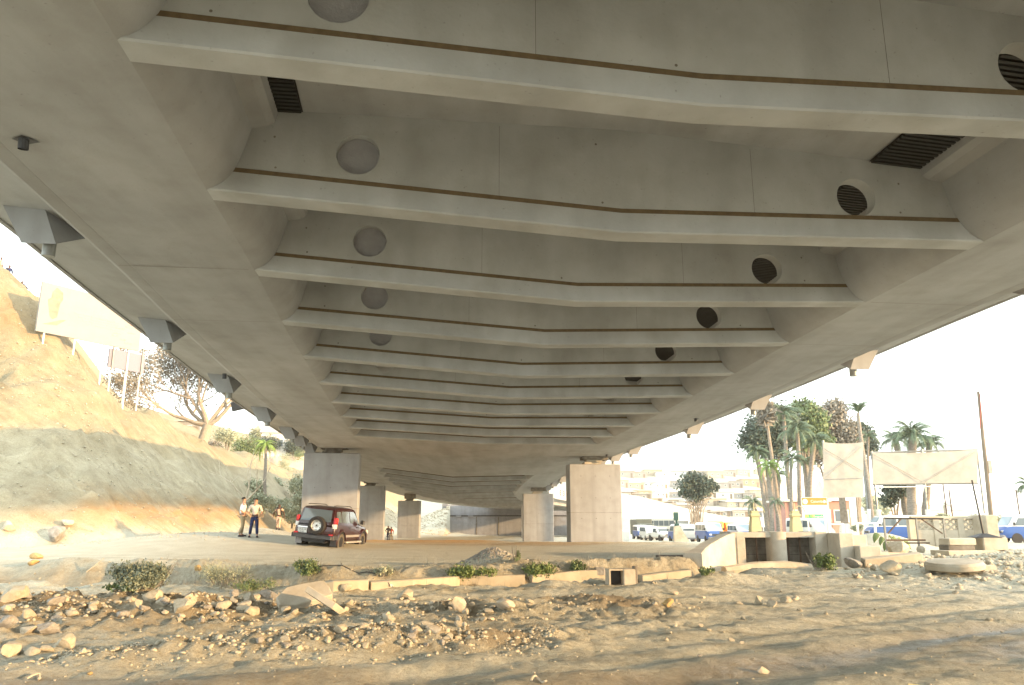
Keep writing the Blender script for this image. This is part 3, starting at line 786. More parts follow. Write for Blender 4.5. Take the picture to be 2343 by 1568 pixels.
pebbles('gravel', 4500, p_open, .005, .022, M['soilstone'], 6, 'fine pale grit scattered over the open ground')
pebbles('rubble', 2600, lambda r: (r.gauss(16.5, 3.6), r.gauss(25.5, 2.4)), .02, .11, M['palerock'], 8, 'broken rubble of the mound on the right')
pebbles('rubble', 700, lambda r: (r.uniform(-33, -12), r.uniform(35, 50)), .03, .08, M['rock'], 9, 'crumbled stones on the cut slope')
def p_slope(r):
    x = r.uniform(-42, -14); return x, r.uniform(34, 44) + (-x - 15) * .35 + r.uniform(0, 10)
pebbles('rubble', 1500, p_slope, .03, .09, M['rock'], 19, 'rocky fragments bedded in the cut slope')
pebbles('gravel', 1200, lambda r: (r.gauss(-.6, .45), r.gauss(25.7, .35)), .02, .05, M['greyrock'], 11, 'dark gravel of the little heap beyond the ditch')
pebbles('rubble', 1600, lambda r: (r.uniform(-30, -15), r.uniform(180, 199)), .08, .32, M['palerock'], 12, 'grey rubble of the bank beside the abutment')

# ---------------------------------------------------------------- concrete scraps
def slab(u, v, L_, W_, T_, rz, tx, ty, name, label, cat, mat='oldconc', lift=0, seed=1):
    x, y = gp(u, v); t_ = MB(); r = random.Random(seed); n = 9; ring = []
    pts = []
    for k in range(n):
        a = 2 * math.pi * k / n + r.uniform(-.15, .15); c, s_ = math.cos(a), math.sin(a)
        f = 1 / max(abs(c), abs(s_)); pts.append((c * f * L_ / 2 * r.uniform(.88, 1.0), s_ * f * W_ / 2 * r.uniform(.85, 1)))
    t_.loft([[Vector((a, b_, 0)) for a, b_ in pts], [Vector((a, b_, T_ * .85)) for a, b_ in pts], [Vector((a * .96, b_ * .95, T_)) for a, b_ in pts]])
    o = t_.build(name, M[mat]); o.location = (x, y, G(x, y) + lift); o.rotation_euler = (R(tx), R(ty), R(rz)); tag(o, label, cat); return o
slab(690, 1390, 1.0, .6, .11, 32, 30, -12, 'broken_slab', 'tilted broken concrete slab leaning over the ditch edge left of centre', 'slab', lift=.12)
slab(735, 1393, .75, .55, .11, -24, -24, 24, 'broken_slab', 'second broken slab piece leaning against the tilted concrete slab', 'slab', lift=.1, seed=5)
slab(2200, 1310, 2.1, .5, .16, 3, 0, 0, 'broken_slab', 'thin flat concrete piece lying under the round disc', 'slab', lift=.02, seed=7)
# fallen beam
x, y = gp(2040, 1290); o = MB(); o.bbox(-.98, .98, -.12, .12, 0, .26, .02); o = o.build('concrete_beam', M['oldconc']); o.location = (x, y, G(x, y)); o.rotation_euler = (R(12), R(-5), R(7)); tag(o, 'straight grey concrete beam fallen on the rubble mound', 'beam')
# round manhole disc
x, y = gp(2185, 1312)
mb = MB(); rings = []
for k, (rr_, z) in enumerate([(.70, 0), (.76, .04), (.77, .16), (.72, .23), (.3, .25)]): rings.append([Vector((rr_ * math.cos(2 * math.pi * j / 40) * (1 + .015 * math.sin(j * 2.3)), rr_ * math.sin(2 * math.pi * j / 40), z)) for j in range(40)])
mb.loft(rings); o = mb.build('concrete_disc', M['oldconc'], smooth=35); o.location = (x, y, G(x, y) + .10); o.rotation_euler = (R(4), R(-3), 0); tag(o, 'round thick concrete manhole cover disc lying on the rubble mound', 'disc')
# white rag
x, y = gp(880, 1344); mb = MB(); n = 9
pts = [[Vector(((i / n - .5) * .42, (j / n - .5) * .22, .07 + .07 * math.sin(i * 1.7 + j) * math.cos(j * 1.3 + i * .4) - .08 * abs(i / n - .5))) for i in range(n + 1)] for j in range(n + 1)]
mb.loft(pts, False, False, False); o = mb.build('white_rag', M['white'], smooth=True); o.location = (x, y, G(x, y) + .03); tag(o, 'crumpled white plastic rag on the near edge of the ditch', 'rag')
M['dustykerb'] = pmat('dusty_concrete', (.47, .42, .33), .95, col2=(.38, .335, .25), scale=2, bump=.4, bscale=8)
# long concrete kerb along the near edge of the ditch
mb = MB(); prev = None; KP = [(845, 1343), (930, 1336), (1040, 1331), (1120, 1327), (1198, 1324)]
def kerb(pts, label, w=.34, h=.11, wob=.03):
    mb = MB(); rings = []; P_ = [gp(*q) for q in pts]
    for i, (x, y) in enumerate(P_):
        a = P_[max(i - 1, 0)]; c = P_[min(i + 1, len(P_) - 1)]; d = Vector((c[0] - a[0], c[1] - a[1], 0)).normalized(); nrm = Vector((-d.y, d.x, 0)); z = G(x, y) + rnd.uniform(-wob, wob)
        p = Vector((x, y, z)); rings.append([p - nrm * w / 2 + Zu * -.3, p + nrm * w / 2 + Zu * -.3, p + nrm * w / 2 + Zu * (h - .02), p + nrm * (w / 2 - .03) + Zu * h, p - nrm * (w / 2 - .03) + Zu * h, p - nrm * w / 2 + Zu * (h - .02)])
    mb.loft(rings); o = mb.build('concrete_kerb', M['dustykerb']); tag(o, label, 'kerb'); return o
kerb(KP, 'low worn concrete kerb along the ditch, left of the concrete box')
kerb([(1210, 1326), (1260, 1322), (1320, 1318), (1395, 1315)], 'broken middle length of concrete kerb just left of the concrete box', .4, .13)
kerb([(1460, 1330), (1520, 1322), (1570, 1315)], 'wide concrete kerb running from the concrete box to the culvert', .5, .16)
kerb([(640, 1368), (700, 1352), (760, 1345), (835, 1341)], 'half buried concrete kerb behind the tilted broken slab', .4, .14)
# open concrete box and post
x, y = gp(1420, 1338)
bx = empty('concrete_box', (x, y, G(x, y)), R(8)); tag(bx, 'small open concrete box with a dark hollow left side beside a short post', 'box')
mb = MB(); mb.bbox(.02, .34, -.2, .22, 0, .38, .02); mb.build('block', M['oldconc'], bx)
mb = MB(); mb.box(-.30, .02, .1, .2, 0, .36); mb.box(-.34, .03, -.18, .22, .34, .38); mb.box(-.34, -.30, -.18, .2, 0, .34); mb.build('frame', M['oldconc'], bx)
mb = MB(); mb.box(-.30, .018, .06, .098, .004, .33); mb.build('hollow', M['black'], bx)  # black slab stands in for the shade inside the open side
x, y = gp(1452, 1336); mb = MB(); mb.tube([(0, 0, -.1), (.01, 0, .42)], [.075, .07], 10); o = mb.build('short_post', M['dirtyconc'], smooth=40); o.location = (x, y, G(x, y)); tag(o, 'short brown round post right of the open concrete box', 'post')
mb = MB(); mb.bbox(-.15, .15, -.12, .12, 0, .22, .02); o = mb.build('concrete_block', M['greyrock']); x, y = gp(1372, 1322); o.location = (x, y, G(x, y) + .05); tag(o, 'small grey concrete block left of the open concrete box', 'block')
# wires and sticks in the ditch
for u0, v0, u1, v1, lab in ((700, 1308, 860, 1312, 'thin black cable lying along the far bank of the ditch'), (60, 1560, 105, 1556, 'thin dry stick on the mud in the lower left corner'), (1215, 1562, 1250, 1558, 'pale stick on the mud at the bottom centre')):
    a = gp(u0, v0); c = gp(u1, v1); mb = MB(); pts = []
    for k in range(9):
        f = k / 8; x = lerp(a[0], c[0], f); y = lerp(a[1], c[1], f) + .1 * math.sin(f * 5); pts.append((x, y, G(x, y) + .025 + .02 * math.sin(k)))
    mb.tube(pts, .012, 5); o = mb.build('cable' if 'cable' in lab else 'stick', M['black'] if 'cable' in lab else M['oldconc']); tag(o, lab, 'cable' if 'cable' in lab else 'stick')
x, y = gp(212, 1310); mb = MB(); mb.tube([(-.2, 0, 0), (.05, .02, .2), (.3, 0, .42)], [.02, .022, .012], 6); o = mb.build('stick', M['palerock']); o.location = (x, y, G(x, y)); tag(o, 'pale dry branch leaning in the ditch on the left', 'stick')
# ================================================================ VEHICLES
def cpaint(name, col, rough=.28): return pmat(name, col, rough, var=.1, scale=2, coat=.6)
M['maroon'] = cpaint('maroon_paint', (.030, .0045, .007))
M['vanwhite'] = cpaint('van_white_paint', (.75, .75, .72), .35)
M['vanblue'] = cpaint('van_blue_paint', (.025, .10, .36), .35)
M['grey_trim'] = pmat('grey_trim', (.25, .24, .24), .5)
M['truckdark'] = cpaint('dark_truck_paint', (.10, .12, .10), .5)
M['orange'] = cpaint('orange_paint', (.85, .33, .02), .45)
M['busbody'] = cpaint('bus_paint', (.68, .66, .60), .4)
M['skyblue'] = cpaint('light_blue_paint', (.12, .38, .62), .4)

def body_loft(secs, sub=True):
    """secs: x, then list of (y, z) half ring from bottom centre to top centre"""
    rings = []
    for x, half in secs:
        r = [Vector((x, -y, z)) for y, z in half] + [Vector((x, y, z)) for y, z in reversed(half)]
        rings.append(r)
    return rings
def wheel(parent, x, y, r, w, out, tyre='rubber', rim='alloy', spare=False):
    """wheel with axis along y, outer face towards out (+1/-1)"""
    prof = [(r * .60, -w / 2), (r * .93, -w / 2), (r, -w * .36), (r, w * .36), (r * .93, w / 2), (r * .62, w / 2), (r * .60, w * .36), (r * .58, -w * .3)]
    mb = MB(); rings = []
    n = 24
    for k in range(n + 1):
        a = 2 * math.pi * k / n
        rings.append([Vector((math.cos(a) * p, out * q_, math.sin(a) * p)) for p, q_ in prof])
    mb.loft(rings, False, False)
    t = mb.build('wheel', M[tyre], parent, smooth=35)
    t.location = (x, y, r if not spare else 0)
    mb = MB()
    prof2 = [(0.0, w * .26), (r * .13, w * .28), (r * .17, w * .18), (r * .30, w * .14), (r * .42, w * .20), (r * .50, w * .22), (r * .56, w * .10), (r * .605, w * .40), (r * .625, w * .43)]
    rings = [[Vector((math.cos(2 * math.pi * k / n) * p, out * q_, math.sin(2 * math.pi * k / n) * p)) for k in range(n)] for p, q_ in prof2[1:]]
    mb.loft(rings, True, False); rm = mb.build('rim', M[rim], t, smooth=35)
    mb = MB()
    for k in range(6):
        a = 2 * math.pi * k / 6 + .5
        mb.disc((math.cos(a) * r * .44, out * w * .235, math.sin(a) * r * .44), (0, out, 0), r * .055, 8)
    mb.disc((0, out * w * .3, 0), (0, out, 0), r * .10, 10)
    mb.build('rim_holes', M['black'], t)
    return t

# ---- maroon off-road car
def suv():
    c = empty('parked_car', (0, 0, 0)); tag(c, 'dark maroon off-road car with spare wheel on the back, parked by the left pier', 'car')
    H = .36
    def sec(x, wb, zb_, wbelt, zbelt, wroof, zroof):
        return (x, [(wb * .9, zb_), (wb, zb_ + .10), (wb + .01, (zb_ + zbelt) / 2), (wbelt, zbelt - .06), (wbelt - .02, zbelt), (wroof + .05, zroof - .09), (wroof, zroof - .02), (wroof * .6, zroof + .015)])
    S = [sec(-2.30, .84, .62, .80, 1.10, .76, 1.13), sec(-2.26, .90, .56, .87, 1.16, .70, 1.30), sec(-2.20, .92, .50, .90, 1.18, .72, 1.50), sec(-2.08, .93, .46, .91, 1.18, .72, 1.78), sec(-1.9, .93, .44, .91, 1.18, .70, 1.86), sec(-1.2, .93, .42, .91, 1.17, .69, 1.885), sec(-.3, .93, .42, .91, 1.15, .69, 1.885), sec(.25, .93, .42, .91, 1.14, .68, 1.86), sec(.55, .93, .42, .91, 1.13, .68, 1.78), sec(.80, .93, .42, .90, 1.12, .70, 1.56), sec(1.08, .93, .42, .90, 1.11, .74, 1.26),
         sec(1.22, .93, .42, .89, 1.06, .74, 1.13), sec(1.8, .92, .44, .87, 1.02, .72, 1.09), sec(2.2, .88, .48, .82, .93, .66, 1.0), sec(2.36, .80, .55, .74, .84, .60, .90), sec(2.42, .70, .60, .66, .78, .5, .80)]
    mb = MB(); mb.loft(body_loft(S)); mb.build('body', M['maroon'], c, smooth=38)
    # side glass following the greenhouse
    def yy(x, z):
        for a, b_ in zip(S[:-1], S[1:]):
            if a[0] <= x <= b_[0]:
                f = (x - a[0]) / (b_[0] - a[0]); h = [(lerp(p[0], q_[0], f), lerp(p[1], q_[1], f)) for p, q_ in zip(a[1], b_[1])]
                for p, q_ in zip(h[3:-1], h[4:]):
                    if p[1] <= z <= q_[1]: return lerp(p[0], q_[0], (z - p[1]) / max(q_[1] - p[1], 1e-4))
        return .7
    for sd_ in (-1, 1):
        for pts in ([(-2.02, 1.24), (-1.42, 1.23), (-1.42, 1.70), (-1.95, 1.70)], [(-1.34, 1.23), (-.42, 1.21), (-.42, 1.72), (-1.34, 1.72)], [(-.34, 1.21), (.86, 1.18), (.42, 1.66), (.22, 1.72), (-.34, 1.72)]):
            q_ = [(x, z) for x, z in pts]
            mb = MB(); n = 6; rows = []
            outl = [Vector((x, sd_ * (yy(x, z) + .006), z)) for x, z in q_]
            mb.add(outl, [tuple(range(len(outl))) if sd_ < 0 else tuple(reversed(range(len(outl))))]); mb.build('side_window', M['glass'], c)
        # two tone lower strip, sill and flares
        mb = MB(); mb.box(-1.18, 1.05, sd_ * .93 - .012, sd_ * .93 + .025, .60, .70); mb.build('door_trim', M['grey_trim'], c)
        mb = MB(); mb.bbox(-1.0, .95, sd_ * .96 - .12, sd_ * .96 + .10, .36, .43, .02); mb.build('running_board', M['alloy'], c)
        for wx in (-1.42, 1.42):
            mb = MB(); rings = []
            for k in range(13):
                a = math.pi * (k / 12 * 1.12 - .06)
                rings.append([Vector((wx + math.cos(a) * p, sd_ * q_, .40 + math.sin(a) * p)) for p, q_ in ((.46, .90), (.46, .972), (.50, .985), (.56, .95), (.57, .90))])
            mb.loft(rings); mb.build('wheel_arch', M['maroon'], c, smooth=40)
            mb = MB(); mb.disc((wx, sd_ * .944, .40), (0, sd_, 0), .455, 24); mb.build('wheel_well', M['black'], c)
        mb = MB(); mb.bbox(.80, .96, sd_ * 1.02 - .11, sd_ * 1.02 + .08, 1.17, 1.36, .03); mb.build('mirror', M['plastic'], c)
        mb = MB()
        for hx in (-.48, .55): mb.bbox(hx - .1, hx + .1, sd_ * .935 - .01, sd_ * .935 + .03, 1.0, 1.035, .008)
        mb.build('door_handle', M['black'], c)
        # rear lamps: red over clear
        mb = MB(); mb.bbox(-2.27, -2.02, sd_ * .86 - .075, sd_ * .86 + .075, 1.17, 1.44, .03); mb.build('tail_lamp', M['redlamp'], c)
        mb = MB(); mb.bbox(-2.30, -2.08, sd_ * .84 - .09, sd_ * .84 + .09, .98, 1.165, .02); mb.build('reversing_lamp', M['clearlamp'], c)
        mb = MB(); mb.bbox(-2.43, -2.36, sd_ * .80 - .1, sd_ * .80 + .09, .66, .74, .01); mb.build('reflector', M['redlamp'], c)
        mb = MB(); mb.box(-1.98, -1.95, sd_ * .8 - .15, sd_ * .8 + .15, .22, .52); mb.build('mud_flap', M['grey_trim'] if sd_ > 0 else M['plastic'], c)
        mb = MB(); mb.bbox(2.2, 2.44, sd_ * .68 - .16, sd_ * .68 + .16, .72, .90, .04); mb.build('headlight', M['clearlamp'], c)
    # rear glass, spare wheel, plate
    mb = MB(); mb.add([(-2.30, .70, 1.24), (-2.30, -.70, 1.24), (-2.12, -.64, 1.74), (-2.12, .64, 1.74)], [(0, 1, 2, 3)])
    g_ = mb.build('rear_window', M['glass'], c)
    mb = MB(); mb.add([(1.10, .70, 1.28), (1.10, -.70, 1.28), (.62, -.63, 1.78), (.62, .63, 1.78)], [(0, 3, 2, 1)]); mb.build('windscreen', M['glass'], c).location = (.02, 0, .02)
    sp_ = empty('spare_wheel_mount', (0, 0, 0)); bpy.data.objects.remove(sp_)
    w = wheel(c, 0, 0, .385, .24, 1, spare=True); w.name = 'spare_wheel'; w.location = (-2.44, -.14, 1.06); w.rotation_euler = (0, 0, R(90))
    mb = MB(); mb.bbox(-2.50, -2.25, -.90, .90, .50, .68, .05); mb.bbox(-2.46, -1.9, -.97, -.88, .50, .70, .03); mb.bbox(-2.46, -1.9, .88, .97, .50, .70, .03); mb.build('bumper', M['plastic'], c)
    mb = MB(); mb.box(-2.3, 2.0, -.55, .55, .34, .52); mb.tube([(-2.4, -.5, .36), (-1.6, -.45, .36)], .035, 8); mb.build('underbody', M['black'], c)
    mb = MB(); mb.bbox(-2.345, -2.31, .33, .75, .70, .90, .005); pl = mb.build('number_plate', M['white'], c)
    for k, (tx, z) in enumerate((('LD·57·30', .81), ('48·17', .715))):
        cu = bpy.data.curves.new('t', 'FONT'); cu.body = ('LB 50-30', '21-87')[k]; cu.size = .095; cu.align_x = 'CENTER'
        to = bpy.data.objects.new('t', cu); COL.objects.link(to); bpy.context.view_layer.update()
        tm = bpy.data.meshes.new_from_object(to.evaluated_get(bpy.context.evaluated_depsgraph_get())); bpy.data.objects.remove(to)
        tm.materials.clear(); tm.materials.append(M['black'])
        o = bpy.data.objects.new('plate_lettering', tm); COL.objects.link(o); o.parent = pl; o.location = (-2.349, .54, z); o.rotation_euler = (R(90), 0, R(-90))
    mb = MB(); mb.bbox(-2.36, -2.30, .30, .78, .93, .985, .01); mb.build('plate_lamp_housing', M['chrome'], c)
    mb = MB()
    for sd_ in (-1, 1): mb.tube([(-1.9, sd_ * .6, 1.93), (-1.7, sd_ * .6, 1.95), (.1, sd_ * .6, 1.95), (.3, sd_ * .6, 1.9)], .018, 6)
    mb.build('roof_rail', M['plastic'], c)
    # open left front door seen over the roof line
    dr = MB(); 
    dr.tube([(.85, 1.0, 1.15), (.50, 1.34, 1.20), (.40, 1.30, 1.80), (.62, 1.0, 1.84)], .035, 6)
    dr.bbox(.45, .9, .98, 1.05, .5, 1.15, .02, Matrix.Translation((.9, .93, 0)) @ Matrix.Rotation(R(-48), 4, 'Z') @ Matrix.Translation((-.9, -.93, 0)))
    dr.build('open_door', M['black'], c)
    for x in (-1.42, 1.42):
        for sd_ in (-1, 1): wheel(c, x, sd_ * .82, .39, .26, sd_, tyre='dusty_rubber' if sd_ < 0 else 'rubber')
    mb = MB()
    for y in (-.35, .35):
        mb.bbox(-.2, 0, y - .2, y + .2, 1.0, 1.62, .05); mb.bbox(-1.3, -1.1, y - .22, y + .22, 1.0, 1.55, .05)
    mb.build('seat', M['grey_trim'], c)
    return c
car = suv()
cx_, cy_ = -8.35, 37.3
car.location = (cx_, cy_, -1.15); car.rotation_euler = (R(5.5), 0, R(90 - 8.5))

# ---- minibuses, pickup, truck, bus, tipper
def simple_vehicle(name, label, cat, S, paint, belt, win, L0, L1, W, wheels, r=.33, group=None, front=None, two=None, extra=None):
    c = empty(name); tag(c, label, cat, group)
    mb = MB()
    rings = []
    for x, w0, z0, wb, zb_, wr, zr in S:
        half = [(w0 * .92, z0), (w0, z0 + .08), (w0 + .01, (z0 + zb_) / 2), (wb, zb_), (wr + .05, zr - .10), (wr, zr - .03), (wr * .6, zr)]
        rings.append([Vector((x, -y, z)) for y, z in half] + [Vector((x, y, z)) for y, z in reversed(half)])
    mb.loft(rings)
    if two:
        mb.m = []
        for f in mb.f:
            z = sum(mb.v[i][2] for i in f) / len(f); mb.m.append(1 if z < two else 0)
        mb.build('body', [M[paint[0]], M[paint[1]]], c, smooth=38)
    else: mb.build('body', M[paint[0]], c, smooth=38)
    def yw(x, z):
        for a, b_ in zip(S[:-1], S[1:]):
            if a[0] <= x <= b_[0]:
                f = (x - a[0]) / max(b_[0] - a[0], 1e-5); g = [lerp(p, q_, f) for p, q_ in zip(a, b_)]
                return lerp(g[3], g[5] + .05, (z - g[4]) / max(g[6] - .1 - g[4], .01))
        return W
    for sd_ in (-1, 1):
        for (x0, x1, z0, z1, xt0, xt1) in win:
            q_ = [(x0, z0), (x1, z0), (xt1, z1), (xt0, z1)]
            pts = [Vector((x, sd_ * (yw(x, z) + .008), z)) for x, z in q_]
            mb = MB(); mb.add(pts, [(0, 1, 2, 3) if sd_ < 0 else (3, 2, 1, 0)]); mb.build('side_window', M['glass'], c)
    for x in wheels:
        for sd_ in (-1, 1):
            mb = MB(); mb.disc((x, sd_ * (W + .014), r), (0, sd_, 0), r * 1.15, 18); mb.build('wheel_well', M['black'], c)
            wheel(c, x, sd_ * (W - .10), r, .22, sd_, rim='alloy')
    if extra: extra(c)
    return c
def face(c, pts, name, mat, flip=False):
    mb = MB(); mb.add(pts, [tuple(reversed(range(len(pts)))) if flip else tuple(range(len(pts)))]); return mb.build(name, mat, c)
def bx_(c, name, mat, *a, b=.02):
    mb = MB(); mb.bbox(*a, b); return mb.build(name, mat, c)
VAN_S = [(-2.15, .78, .45, .78, 1.15, .66, 1.84), (-2.08, .84, .35, .84, 1.15, .74, 1.93), (-1.9, .85, .32, .85, 1.15, .76, 1.97), (0, .85, .30, .85, 1.15, .76, 1.98), (1.1, .85, .30, .85, 1.15, .75, 1.95), (1.35, .85, .30, .85, 1.15, .72, 1.85), (1.62, .85, .31, .84, 1.14, .74, 1.45), (1.88, .84, .34, .82, 1.10, .74, 1.14), (2.12, .82, .38, .80, .90, .70, .96), (2.2, .76, .42, .74, .80, .62, .82)]
def van_extra(rear_glass=True):
    def f(c):
        face(c, [(1.83, -.72, 1.20), (1.83, .72, 1.20), (1.40, .66, 1.83), (1.40, -.66, 1.83)], 'windscreen', M['pale_glass'])
        face(c, [(-2.16, .64, 1.25), (-2.16, -.64, 1.25), (-2.13, -.58, 1.76), (-2.13, .58, 1.76)], 'rear_window', M['glass'])
        for s_ in (-1, 1):
            bx_(c, 'headlight', M['clearlamp'], 2.06, 2.2, s_ * .58 - .14, s_ * .58 + .14, .70, .86)
            bx_(c, 'tail_lamp', M['redlamp'], -2.17, -2.05, s_ * .76 - .06, s_ * .76 + .06, .8, 1.1)
            bx_(c, 'mirror', M['plastic'], 1.45, 1.55, s_ * .98 - .08, s_ * .98 + .08, 1.2, 1.42)
        bx_(c, 'grille', M['plastic'], 2.1, 2.22, -.42, .42, .68, .84)
        bx_(c, 'bumper', M['grey_trim'], 2.05, 2.28, -.82, .82, .36, .56, b=.04)
        bx_(c, 'rear_bumper', M['grey_trim'], -2.26, -2.08, -.80, .80, .34, .50, b=.03)
    return f
VAN_W = [(-1.95, -1.05, 1.22, 1.72, -1.92, -1.05), (-.97, .15, 1.22, 1.72, -.97, .15), (.25, 1.40, 1.20, 1.72, .25, 1.12)]
def van(label, paint=('vanwhite', 'vanblue'), two=1.1, name='minibus', group='minibuses queuing on the road to the right'):
    return simple_vehicle(name, label, 'minibus', VAN_S, paint, 1.15, VAN_W, -2.2, 2.2, .85, (-1.25, 1.35), .32, group, two=two, extra=van_extra())
def place(c, u, y, heading, dz=0):
    """heading: compass angle clockwise from straight ahead"""
    p = at(u, 1196, y); z = G(p.x, y)
    c.location = (p.x, y, z + dz); c.rotation_euler = (0, 0, R(90 - heading)); return c
v0 = van('blue and white minibus, front half visible behind the curved culvert wing wall'); place(v0, 1621, 82, 176)
def vcopy(label, u, y, h, dz=0, src=None):
    o = copy_tree(src or v0); o['label'] = label; return place(o, u, y, h, dz)
vcopy('white and blue minibus seen from behind beside the traffic light', 1557, 90, -10)
vcopy('blue and white minibus partly hidden behind the left yellow lamp pillar', 1691, 92, 178)
vcopy('blue and white minibus parked side-on behind the steel frame on the right', 2050, 60, -83)
vcopy('blue and white minibus cut off by the right edge of the picture', 2352, 57, -86)
vw = van('white minibus nosing out beneath the town sign', ('vanwhite', 'vanwhite'), None); place(vw, 1851, 66, 165)
vcopy('white minibus just left of the white pickup', 1483, 113, 176, 0, vw)
vcopy('white and blue minibus hidden between the dark truck and the white minibus', 1465, 119, 178)
vcopy('light minibus far back, right of the orange tipper truck', 1700, 122, 182, 0, vw)
vcopy('white and blue minibus glimpsed between the palm trunks', 1744, 95, -90)
vcopy('small blue and white minibus far behind the largest blue one', 1585, 140, 178)
# pickup
PU = [(-2.35, .80, .62, .80, .98, .76, 1.02), (-2.3, .84, .55, .84, .99, .80, 1.04), (-.75, .85, .50, .85, 1.0, .80, 1.05), (-.70, .85, .48, .85, 1.04, .70, 1.62), (-.5, .85, .46, .85, 1.05, .70, 1.70), (.35, .85, .46, .85, 1.05, .69, 1.70), (.6, .85, .46, .85, 1.04, .70, 1.58), (1.02, .85, .46, .84, 1.02, .74, 1.13), (1.15, .85, .48, .83, .98, .74, 1.08), (2.1, .84, .52, .80, .94, .72, 1.0), (2.3, .80, .56, .76, .86, .66, .9)]
def pu_extra(c):
    face(c, [(1.02, -.70, 1.12), (1.02, .70, 1.12), (.62, .64, 1.60), (.62, -.64, 1.60)], 'windscreen', M['glass'])
    for s_ in (-1, 1):
        bx_(c, 'headlight', M['clearlamp'], 2.22, 2.34, s_ * .62 - .14, s_ * .62 + .14, .74, .88); bx_(c, 'mirror', M['plastic'], .7, .8, s_ * .98 - .08, s_ * .98 + .08, 1.08, 1.25)
    bx_(c, 'grille', M['plastic'], 2.26, 2.36, -.42, .42, .72, .88); bx_(c, 'bumper', M['grey_trim'], 2.22, 2.5, -.86, .86, .48, .66, b=.04)
    mb = MB(); mb.box(-2.2, -.82, -.72, .72, 1.0, 1.056); mb.build('cargo_bed', M['black'], c)
pk = simple_vehicle('pickup_truck', 'white pickup truck with dark bumper facing us, left of the traffic light', 'pickup', PU, ('vanwhite',), 1.0, [(-.62, .3, 1.12, 1.56, -.58, .28)], -2.3, 2.3, .85, (-1.45, 1.45), .37, None, extra=pu_extra); place(pk, 1510, 103, 166)
# dark truck, bus
def box_vehicle(name, label, cat, L_, W, H, paint, place_args, cab=None, z0=.55, wheels=(-2, 2), r=.48, glass=None, group=None):
    c = empty(name); tag(c, label, cat, group)
    h = L_ / 2
    if cab:
        bx_(c, 'cab', M[paint], h - cab, h, -W / 2, W / 2, z0, z0 + cab * 1.15, b=.08)
        bx_(c, 'cargo_body', M[paint], -h, h - cab - .1, -W / 2 - .05, W / 2 + .05, z0 + .2, H, b=.05)
        zt = z0 + cab * 1.15
    else:
        bx_(c, 'body', M[paint], -h, h, -W / 2, W / 2, z0 - .1, H, b=.14); zt = H - .35
    face(c, [(h + .006, -W / 2 + .14, zt - .95 if cab else z0 + .75), (h + .006, W / 2 - .14, zt - .95 if cab else z0 + .75), (h + .006, W / 2 - .18, zt - .15), (h + .006, -W / 2 + .18, zt - .15)], 'windscreen', M['glass'])
    for s_ in (-1, 1):
        if glass:
            n = glass
            for k in range(n):
                x0 = -h + .4 + k * (L_ - .8) / n; x1 = x0 + (L_ - .8) / n - .12
                q_ = [(x0, s_ * (W / 2 + .006), zt - 1.0), (x1, s_ * (W / 2 + .006), zt - 1.0), (x1, s_ * (W / 2 + .006), zt - .15), (x0, s_ * (W / 2 + .006), zt - .15)]
                face(c, q_, 'side_window', M['glass'], s_ > 0)
        else: face(c, [(h - cab + .3, s_ * (W / 2 + .006), zt - .85), (h - .35, s_ * (W / 2 + .006), zt - .85), (h - .45, s_ * (W / 2 + .006), zt - .2), (h - cab + .3, s_ * (W / 2 + .006), zt - .2)], 'side_window', M['glass'], s_ > 0)
        bx_(c, 'headlight', M['clearlamp'], h - .02, h + .05, s_ * (W / 2 - .35) - .16, s_ * (W / 2 - .35) + .16, z0 + .1, z0 + .32)
        bx_(c, 'mirror', M['plastic'], h - .1, h + .05, s_ * (W / 2 + .2) - .09, s_ * (W / 2 + .2) + .09, zt - .9, zt - .4)
        for x in wheels: wheel(c, x, s_ * (W / 2 - .16), r, .3, s_, rim='alloy')
    bx_(c, 'bumper', M['plastic'], h, h + .14, -W / 2, W / 2, z0 - .1, z0 + .12)
    return place(c, *place_args)
box_vehicle('delivery_truck', 'dark green box truck with a tall cargo body at the left end of the queue', 'truck', 7, 2.3, 3.05, 'truckdark', (1468, 124, 178), cab=1.6, wheels=(-2.1, 2.4))
box_vehicle('coach', 'pale coach with a dark windscreen behind the white pickup', 'bus', 10.5, 2.5, 3.5, 'busbody', (1522, 134, 160), wheels=(-3, 3.2), glass=6)
# orange tipper
tp = empty('tipper_truck'); tag(tp, 'orange tipper truck standing side-on beyond the minibuses', 'truck')
bx_(tp, 'cab', M['orange'], 1.9, 3.6, -1.2, 1.2, .9, 2.75, b=.12)
mb = MB(); mb.box(-3.6, 3.4, -.45, .45, .65, .95); mb.build('chassis', M['black'], tp)
mb = MB(); mb.loft([[Vector(a) for a in ((-3.7, y, 1.15), (1.4, y, 1.15), (1.7, y, 2.6), (-3.9, y, 2.45))] for y in (-1.22, 1.22)])
for k in range(6): mb.box(-3.4 + k * .9, -3.28 + k * .9, -1.3, 1.3, 1.18, 2.44)
mb.build('tipper_body', M['orange'], tp)
for s_ in (-1, 1):
    face(tp, [(2.3, s_ * 1.206, 1.8), (3.3, s_ * 1.206, 1.8), (3.2, s_ * 1.206, 2.5), (2.3, s_ * 1.206, 2.5)], 'side_window', M['glass'], s_ > 0)
    for x in (-2.7, -1.4, 2.7): wheel(tp, x, s_ * 1.0, .52, .34, s_)
    bx_(tp, 'headlight', M['clearlamp'], 3.58, 3.66, s_ * .85 - .2, s_ * .85 + .2, 1.0, 1.25)
face(tp, [(3.606, -1.0, 1.75), (3.606, 1.0, 1.75), (3.606, .95, 2.6), (3.606, -.95, 2.6)], 'windscreen', M['pale_glass'])
place(tp, 1670, 128, -108)
o = copy_tree(tp); o['label'] = 'distant orange tipper truck seen just above the culvert, left of the sign'; place(o, 2012, 260, -80)
